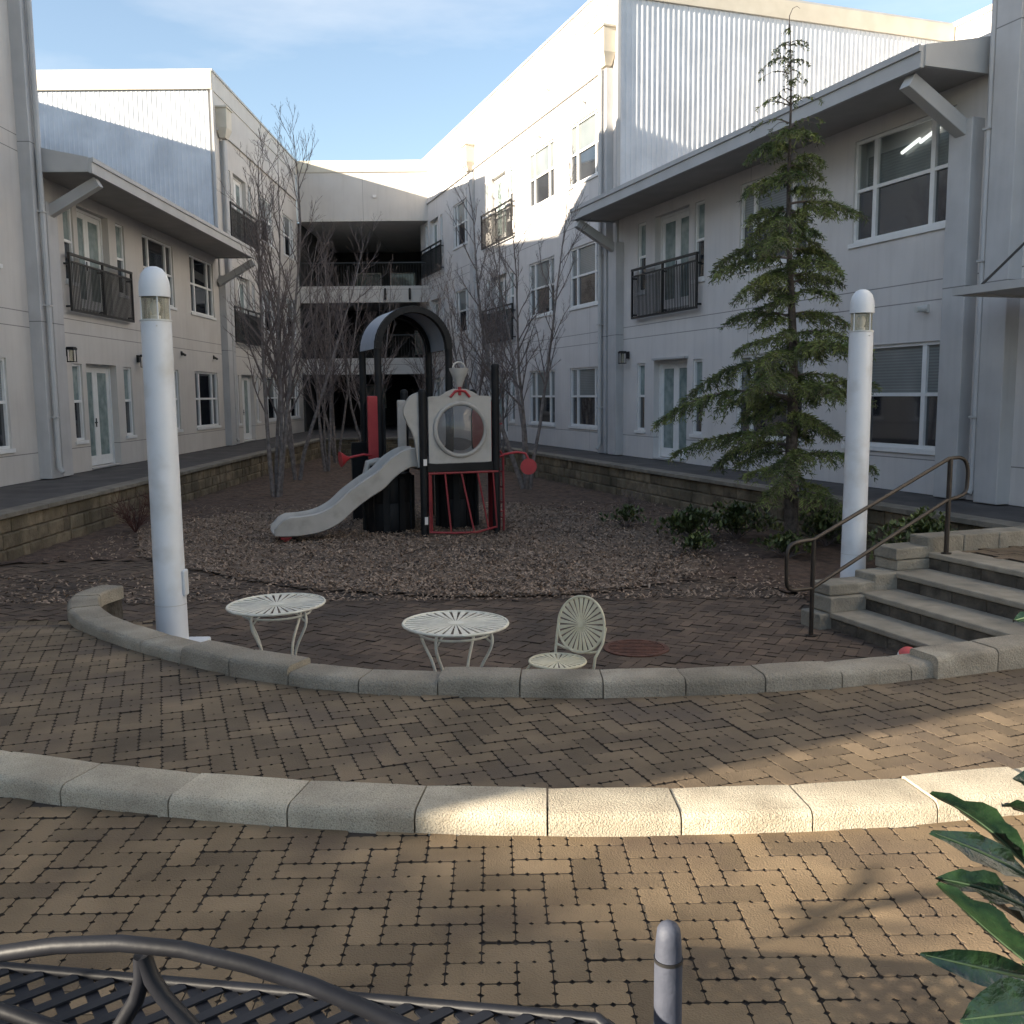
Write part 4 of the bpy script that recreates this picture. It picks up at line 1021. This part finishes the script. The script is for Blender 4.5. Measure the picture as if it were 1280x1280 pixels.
# ---------------------------------------------------------------- bare trees
def rnd_perp(d):
    a = Vector((random.gauss(0,1),random.gauss(0,1),random.gauss(0,1))); a -= d*a.dot(d); return a.normalized()
def limb(m, p, d, L, r, seg, sides, up=.0, wob=.12, rend=.25):
    pts = [p.copy()]; rs = [r]
    for i in range(seg):
        d = (d + rnd_perp(d)*random.gauss(0,wob) + Vector((0,0,up))).normalized(); p = p + d*(L/seg); pts.append(p.copy()); rs.append(r*(1-(1-rend)*(i+1)/seg))
    m.tube(pts, rs, sides, cap=False); return pts, rs
def bare_tree(seed, height, stems, spread, low=.25):
    random.seed(seed); tr = MB(); br = MB()
    def twigs(pts, rs, L, n, depth, t0=.15):
        for k in range(n):
            t = t0+(1-t0)*(k+random.random())/n; i = min(int(t*(len(pts)-1)), len(pts)-2); q = t*(len(pts)-1)-i
            p = pts[i].lerp(pts[i+1], q); d = (pts[i+1]-pts[i]).normalized(); ang = R_(random.uniform(24,48))
            dd = (d*math.cos(ang)+rnd_perp(d)*math.sin(ang)); dd = (dd+Vector((0,0,.25))).normalized()
            l = L*random.uniform(.55,1.1)*(1.05-t*.55); rr3 = max(.0032, min(rs[i]*.55, .004+l*.010))
            pp, r4 = limb(br, p, dd, l, rr3, 4 if depth else 3, 4 if depth else 3, .06, .13, .35)
            if depth: twigs(pp, r4, l*.5, 7 if depth > 1 else 5, depth-1, .2)
    for s2 in range(stems):
        a = 2*PI*s2/stems+random.uniform(-.4,.4); b0 = Vector((.06*math.cos(a),.06*math.sin(a),-.05)) if stems > 1 else Vector((0,0,-.05))
        d = Vector((math.cos(a)*spread*random.uniform(.6,1.2), math.sin(a)*spread*random.uniform(.6,1.2), 1)).normalized(); h = height*random.uniform(.8,1.0)
        pts, rs = limb(tr, b0, d, h, random.uniform(.038,.055), 9, 7, .03, .07, .10)
        twigs(pts, rs, height*.27, 17, 2, low)
    return tr, br
tdata = []
for sd_, h, st_, sp, lo in ((11,7.6,4,.12,.22),(23,6.8,3,.10,.25),(35,6.4,4,.26,.28)):
    tr, br = bare_tree(sd_, h, st_, sp, lo); tdata.append((tr, br))
random.seed(99)
protos = [None]*3
def put_tree(x, y, v, sc, rz, label, sz=None):
    if protos[v] is None:
        e = empty('bare_tree', (0,0,0)); tdata[v][0].build('trunk', M['bark'], e, smooth=60); tdata[v][1].build('crown', M['twig'], e); protos[v] = e
    else: e = copy_tree(protos[v])
    e.location = (x,y,FLOOR); e.rotation_euler = (0,0,rz); e.scale = (sc,sc,sz or sc)
    tag(e, label, 'tree', 'bare winter trees'); return e
put_tree(-5.30,21.5,0,1.16,.3,'tall bare multi-stemmed tree nearest the left retaining wall and slide')
put_tree(-5.75,25.6,1,1.18,1.9,'slim bare tree second from the front in the left row')
put_tree(-5.5,28.5,0,1.02,2.6,'bare tree third from the front in the left row')
put_tree(-5.9,32.3,1,1.1,4.1,'bare tree at the far end of the left row, before the deck')
put_tree(-4.4,30.3,2,.98,.9,'bare tree left of the arch roof before the dark decks')
put_tree(.36,22.6,2,1.16,.4,'wide bare tree behind the red talk tube, before the sunlit windows')
put_tree(-1.25,29.5,1,1.05,3.3,'slim bare tree behind the smokestack by the right block')
put_tree(-.35,26.6,0,.84,5.0,'small bare tree between the smokestack and the wide tree')
put_tree(-2.9,33.0,0,.92,1.2,'faint bare tree farthest back beside the arch roof')

# ---------------------------------------------------------------- conifer
def needle_twig(nd, p, d, L, droop, dens=42, nl=.036):
    """twig clothed in short needles all round"""
    n = max(3, int(L*dens)); pts = []
    for i in range(n+1):
        t = i/n; q = p + d*(L*t) + Vector((0,0,-droop*L*t*t)); pts.append(q)
    tin = random.random()
    for i in range(n):
        a, b_ = pts[i], pts[i+1]; dd = (b_-a).normalized()
        for k in range(3):
            sd_ = rnd_perp(dd); 
            if sd_.z < -.3: sd_.z *= .4
            tip = a + (dd*.62+sd_*.75).normalized()*nl*random.uniform(.8,1.4); wv = dd.cross(sd_).normalized()*.0085
            nd.cur = min(1,max(0,tin+random.gauss(0,.18)))
            nd.add([a-wv, a+wv, tip+wv*.3+dd*.01, tip-wv*.3], [(0,1,2,3)])
    return pts
CROT = 150
def conifer():
    random.seed(5); tk = MB(); bw = MB(); nd = MB(); Ht = 7.12
    trunk = [Vector((.02*math.sin(z*1.7), .02*math.cos(z*1.3), z)) for z in [Ht*i/20 for i in range(21)]]
    tk.tube([(p.x,p.y,p.z-.05) for p in trunk], [.105*(1-i/20)**1.25+.005 for i in range(21)], 12)
    z = 1.0; ga = 0
    while z < Ht-.25:
        t = z/Ht
        env = 1.55*(1-t)**.62*(1 if z > 1.4 else .85) + .12
        if z > 5.0: env *= .78
        nbr = (3 if random.random() < .2 else 4) if z < 5.6 else 4
        for k in range(nbr):
            ga += 2.399 + random.uniform(-.35,.35); L = env*random.choice((.38,.55,.8,1.05,1.32)); zz = z+random.uniform(-.16,.16)
            if z > 5.2: L = env*random.uniform(.6,1.05)
            az = math.cos(ga+R_(CROT))
            if az > .2 and z < 3.2: L = min(L, 1.1)
            elif az < -.5 and z < 3.2: L *= 1.08
            rise = random.uniform(.10,.34) if z < 5 else random.uniform(.35,.6)
            d = Vector((math.cos(ga), math.sin(ga), rise)).normalized()
            n = max(5, int(L/.09)); pts = []
            drp = random.uniform(.24,.44) if z < 5 else .5
            for i in range(n+1):
                s2 = i/n; pts.append(Vector((0,0,zz)) + d*(L*s2) + Vector((0,0,-drp*L*s2**2.2)) + Vector((random.gauss(0,.006),random.gauss(0,.006),0)))
            bw.tube(pts, [max(.003,(.006+.010*L)*(1-i/n)) for i in range(n+1)], 5, cap=False)
            sparse = z > 5.55
            for i in range(1, n+1):
                s2 = i/n
                if s2 < .16: continue
                dd = (pts[i]-pts[i-1]).normalized(); side = dd.cross(Vector((0,0,1))).normalized()
                for sg in (-1, 1):
                    for rep in range(1 if sparse else 3):
                        if random.random() < (.12 if not sparse else .45): continue
                        ln = (.15+.30*L*(1-s2)*min(1,s2*3)*.75)*random.uniform(.6,1.25)
                        if sparse: ln *= .45
                        a = R_(random.uniform(38,70)); td = (dd*math.cos(a)+side*sg*math.sin(a)+Vector((0,0,random.uniform(-.30,.10)))).normalized()
                        pp = needle_twig(nd, pts[i]+dd*random.uniform(-.04,.04), td, ln, random.uniform(.3,.9), 26 if not sparse else 20, .055 if not sparse else .022)
                        bw.tube([pp[0],pp[len(pp)//2],pp[-1]], [.003,.0025,.0015], 3, cap=False)
            needle_twig(nd, pts[-1], (pts[-1]-pts[-2]).normalized(), .12 if not sparse else .06, .9, 26, .04)
        z += random.uniform(.17,.30) if z < 5.6 else random.uniform(.13,.22)
    # nodding leader
    ld = [Vector((0,0,Ht-.1)),Vector((-.01,0,Ht+.05)),Vector((-.05,.0,Ht+.13)),Vector((-.11,.02,Ht+.14)),Vector((-.15,.03,Ht+.10))]
    bw.tube(ld, [.008,.006,.004,.003,.002], 5, cap=False)
    return tk, bw, nd
tk, bw, nd = conifer()
for q in (tk, bw, nd): q.xform(Matrix.Rotation(R_(CROT), 4, 'Z'))
e = empty('conifer', (3.95,13.35,FLOOR), 0, 'tall dark green conifer with drooping branches and a sparse leader', 'tree')
e.rotation_euler = (0,-.034,0)
tk.build('trunk', M['cbark'], e, smooth=60); bw.build('branches', M['twig'], e); nd.build('crown', M['needle'], e, tint=True)

# ---------------------------------------------------------------- shrubs
def leafy(rx, ry, rz_, n, leaf, seed, core=True, tipbright=True):
    random.seed(seed); lf = MB(); st_ = MB()
    for k in range(n):
        a = random.uniform(0,2*PI); q = random.random()**.45; el = random.random()**.7*PI/2
        p = Vector((rx*q*math.cos(a)*math.cos(el), ry*q*math.sin(a)*math.cos(el), .08+rz_*q*math.sin(el)))
        p *= 1+.22*math.sin(a*3+seed)*math.cos(el*2+seed)
        o = Vector((p.x/rx**2,p.y/ry**2,p.z/rz_**2+.6)).normalized()
        for j in range(4):
            d = (o + rnd_perp(o)*.9).normalized(); s2 = d.cross(Vector((0,0,1)))
            if s2.length < .1: s2 = Vector((1,0,0))
            s2.normalize(); l = leaf*random.uniform(.6,1.3); w = l*.22
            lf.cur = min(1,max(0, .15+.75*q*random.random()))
            lf.add([p, p+d*l*.5+s2*w, p+d*l, p+d*l*.5-s2*w], [(0,1,2,3)])
    for k in range(14):
        a = random.uniform(0,2*PI); q = random.uniform(.3,.85); st_.tube([(0,0,0),(rx*q*.5*math.cos(a),ry*q*.5*math.sin(a),rz_*.4),(rx*q*math.cos(a),ry*q*math.sin(a),rz_*random.uniform(.5,.9))], [.01,.006,.003], 4, cap=False)
    return lf, st_
def shrub(x, y, rx, ry, rz_, n, leaf, seed, label, m='shrub'):
    lf, st_ = leafy(rx,ry,rz_,n,leaf,seed); e = empty('shrub', (x,y,FLOOR), 0, label, 'shrub', 'evergreen shrubs under the conifer')
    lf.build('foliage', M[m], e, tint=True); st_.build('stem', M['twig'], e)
shrub(2.75,14.6,.6,.42,.34,260,.10,3,'broad green shrub at the left end of the shrub bed')
shrub(3.45,14.6,.7,.45,.40,320,.10,4,'dark shrub directly behind the conifer trunk')
shrub(4.6,13.9,.65,.45,.40,300,.10,8,'dense shrub between the conifer trunk and the light column')
shrub(5.05,11.7,.7,.5,.62,520,.09,9,'green shrub right of the light column below the handrail')
shrub(2.55,13.15,.32,.26,.18,150,.08,12,'small low yellow-green shrub at the edge of the wood chips')
shrub(3.75,12.9,.45,.3,.20,170,.09,15,'low ragged shrub at the foot of the conifer')
shrub(1.9,15.9,.42,.3,.26,120,.08,17,'thin twiggy shrub against the right retaining wall')
def twiggy(x, y, h, n, seed, label, mt):
    random.seed(seed); m = MB(); e = empty('twig_shrub', (x,y,FLOOR), 0, label, 'shrub')
    for k in range(n):
        a = random.uniform(0,2*PI); d = Vector((math.cos(a)*.55,math.sin(a)*.55,1)).normalized(); pts, rs = limb(m, Vector((0,0,0)), d, h*random.uniform(.6,1.1), .007, 4, 4, .02, .16, .3)
        for i in (1,2,3):
            for q in range(2): limb(m, pts[i], (d+rnd_perp(d)*.8).normalized(), h*.35, .004, 3, 3, .02, .2, .4)
    m.build('stem', mt, e)
twiggy(-6.3,15.9,.75,26,31,'leafless reddish shrub against the left retaining wall', M['redtwig'])
twiggy(-6.5,17.6,.6,18,33,'small leafless shrub farther along the left retaining wall', M['redtwig'])
twiggy(2.2,17.4,.55,18,35,'small leafless shrub below the right raised path', M['twig'])

# ---------------------------------------------------------------- big glossy leaves at the right edge
random.seed(41)
plant = empty('leafy_plant', (1.05,1.15,0), 0, 'plant with large glossy dark leaves reaching in at the bottom right corner', 'plant')
po = Vector((1.05,1.15,0))
def leaf(tip, base, wd, bend, roll, k=9):
    wd *= 1.35
    tip, base = Vector(tip), Vector(base); d = tip-base; L = d.length; d.normalize()
    s2 = d.cross(Vector((0,0,1))).normalized(); n2 = s2.cross(d).normalized()
    s3 = s2*math.cos(roll)+n2*math.sin(roll); n3 = s3.cross(d).normalized()
    if n3.z < 0: n3 = -n3
    m = MB(); vs = []; fs = []
    for i in range(k+1):
        t = i/k; w = wd*(math.sin(PI*min(1,t**.85*1.0))**.75)*(.35+.65*min(1,(t+.12)*1.6)) if 0 < t < 1 else .0015
        c = base + d*(L*t) + n3*(bend*L*math.sin(PI*t)); wav = .004*math.sin(t*19+roll*5)
        vs += [c - s3*w + n3*(w*.35+wav), c - s3*w*.5 + n3*w*.12, c, c + s3*w*.5 + n3*w*.12, c + s3*w + n3*(w*.35-wav)]
    for i in range(k):
        for j in range(4): fs.append((5*i+j, 5*i+j+1, 5*i+6+j, 5*i+5+j))
    m.add(vs, fs); o = m.build('leaf', M['leaf'], plant, off=tuple(po), smooth=60)
    q = MB(); q.tube([base + d*(L*t) + n3*(bend*L*math.sin(PI*t)+.001) for t in (0,.2,.4,.6,.8,.96)], [.0022,.0020,.0017,.0013,.001,.0005], 6); q.build('midrib', M['rib'], o, off=tuple(po), smooth=60)
b1 = at(1292,1092,1.12); b2 = at(1296,1165,1.10); b3 = at(1300,1225,1.08)
leaf(at(1163,991,1.16), b1, .024, .07, -.75); leaf(at(1163,1040,1.10), b1+Vector((0,0,-.008)), .014, .06, .9)
leaf(at(1252,1006,1.14), at(1330,1040,1.15), .022, .05, -.5); leaf(at(1266,974,1.14), at(1330,1000,1.15), .016, .05, .5)
leaf(at(1169,1098,1.14), at(1296,1142,1.12), .017, .08, .35); leaf(at(1171,1104,1.10), at(1302,1218,1.06), .028, -.02, -.75)
leaf(at(1238,1128,1.16), b2, .026, .02, -.5); leaf(at(1150,1192,1.05), b3, .014, .07, 1.2)
leaf(at(1262,1236,1.12), b3+Vector((0,0,.01)), .012, .03, .6); leaf(at(1200,1275,1.0), at(1318,1262,1.02), .026, .08, .9)
m = MB(); m.tube([po, po+Vector((.0,-.05,.5)), at(1318,1275,1.08), b3, b2, b1, at(1330,1030,1.15)], [.014,.011,.008,.007,.006,.005,.003], 8); m.build('stem', M['twig'], plant, off=tuple(po), smooth=60)
leaf(at(1266,777,1.22), at(1326,768,1.2), .011, .05, .3)
m = MB(); m.tube([b1, at(1330,1030,1.15), at(1348,900,1.18), at(1326,768,1.2)], [.006,.005,.004,.002], 6); m.build('stem', M['twig'], plant, off=tuple(po), smooth=60)
plant = empty('leafy_plant', (-2.75,.9,0), 0, 'second glossy leaved plant, unseen, added left of the viewer so its leaves shade the paving', 'plant')
po = Vector((-2.75,.9,0)); top = Vector((-2.62,.97,1.0))  # unseen plant, put in so its leaves shade the sunlit paving
for a, e_, l in ((.2,.35,.24),(2.2,.5,.24),(-1.0,.2,.26),(3.6,.1,.22),(1.2,-.3,.22)):
    leaf(top+Vector((math.cos(a)*math.cos(e_),math.sin(a)*math.cos(e_),math.sin(e_)))*l, top, .03, .05, .3)
m = MB(); m.tube([po, po+Vector((.02,.02,.5)), top], [.012,.009,.005], 8); m.build('stem', M['twig'], plant, off=tuple(po), smooth=60)
# ---------------------------------------------------------------- bench and post in the foreground
bo = atz(300,1240,.42); 
p_l, p_r = atz(0,1206,.42), atz(800,1275,.42); bd = (p_r-p_l); bd.z = 0; bd.normalize(); bn = Vector((-bd.y,bd.x,0))
if bn.y < 0: bn = -bn
e = empty('garden_bench', (bo.x,bo.y,0), math.atan2(bd.y,bd.x), 'dark grey metal garden bench with lattice seat and arched back', 'bench')
# local: x along, y away from the viewer (front of the seat at y=0, back at y=-.5), z up
def loc(p): q = Vector(p)-Vector((bo.x,bo.y,0)); return Vector((q.dot(bd), q.dot(bn), q.z))
XL, XR, YF, YB, ZS = loc(p_l).x-.45, loc(p_r).x-.02, 0.0, -.46, .42
m = MB(); t = .006
def seatz(y): return ZS - .012*math.sin(PI*(y-YB)/(YF-YB))
def diag(sgn):
    sp = .078; w = .018; k = -int(1/sp)
    x = XL-.6
    while x < XR+.6:
        a = Vector((x, YB, 0)); b_ = Vector((x+sgn*(YF-YB), YF, 0)); n = 10; seg = []
        for i in range(n+1):
            q = a.lerp(b_, i/n)
            if XL <= q.x <= XR: seg.append((q.x,q.y,seatz(q.y)+(.003 if sgn > 0 else -.003)))
        for p, q in zip(seg[:-1], seg[1:]): m.bar(p, q, w*1.35, .005)
        x += sp
diag(1); diag(-1); m.build('seat', M['gunmetal'], e)
m = MB(); m.tube([(XL,YF+.012,ZS),(XR-.06,YF+.012,ZS),(XR,YF-.05,ZS),(XR,YB,ZS),(XL,YB,ZS),(XL,YF+.012,ZS)], .012, 8); m.build('seat_frame', M['gunmetal'], e, smooth=50)
YR = YB-.06
def on_back(x, y):
    """point of the back plane seen at that spot of the photo"""
    p0 = Vector((bo.x,bo.y,0)) + bn*YR; v = ray(x,y); t = ((p0-Vector((0,0,H))).dot(bn))/v.dot(bn); return loc(Vector((0,0,H))+v*t)
rail = [on_back(*p) for p in ((-170,1240),(-80,1212),(0,1192),(70,1182),(150,1179),(230,1187),(310,1206),(390,1232),(460,1262),(520,1290),(580,1322),(640,1365))]
rl = []
for i in range(len(rail)-1):
    for q in range(4): rl.append(rail[i].lerp(rail[i+1], q/4))
rl.append(rail[-1])
m = MB()
for p in range(1): m.tube(rl, .0118, 10)
m.build('top_rail', M['gunmetal'], e, smooth=50)
m = MB(); c = on_back(178,1195)
for tgt, bw2 in (((140,1300),.014),((255,1300),-.014)):
    q = on_back(*tgt); mid = c.lerp(q,.5)+Vector((bw2,0,0)); pp = [c, c.lerp(mid,.5)+Vector((bw2*.3,0,0)), mid, mid.lerp(q,.6), q, q+(q-mid)*1.2]; m.tube(pp, [.013,.012,.0115,.0115,.0115,.0115], 8)
m.build('back_bars', M['gunmetal'], e, smooth=50)
m = MB(); m.tube([on_back(-200,1250), on_back(0,1262), on_back(110,1300), on_back(200,1360)], .011, 8); m.build('back_bars', M['gunmetal'], e, smooth=50)
for x in (XL+.03, XR-.03):
    for y in (YF-.03, YB):
        m = MB(); m.tube([(x,y,ZS-.01),(x+.01,y,.2),(x,y,0)], .015, 8); m.build('leg', M['gunmetal'], e, smooth=50)
pt = at(836,1152,1.46); 
e = empty('metal_post', (pt.x,pt.y,0), 0, 'upright blue-grey metal tube with rounded cap near the bench end', 'post')
zt = pt.z
m = MB(); m.lathe([(.0215,0),(.0215,zt-.058)], 24); m.lathe([(.05,0),(.05,.012)], 24); m.build('tube', M['postmetal'], e, smooth=50)
m = MB(); m.lathe([(.0225,zt-.063),(.0225,zt-.058)], 24); m.build('collar', M['black'], e, smooth=50)
m = MB(); m.lathe([(.0205,zt-.058),(.0195,zt-.03),(.0175,zt-.012),(.0135,zt-.005),(.006,zt),(.002,zt+.001)], 24); m.build('cap', M['postmetal'], e, smooth=50)
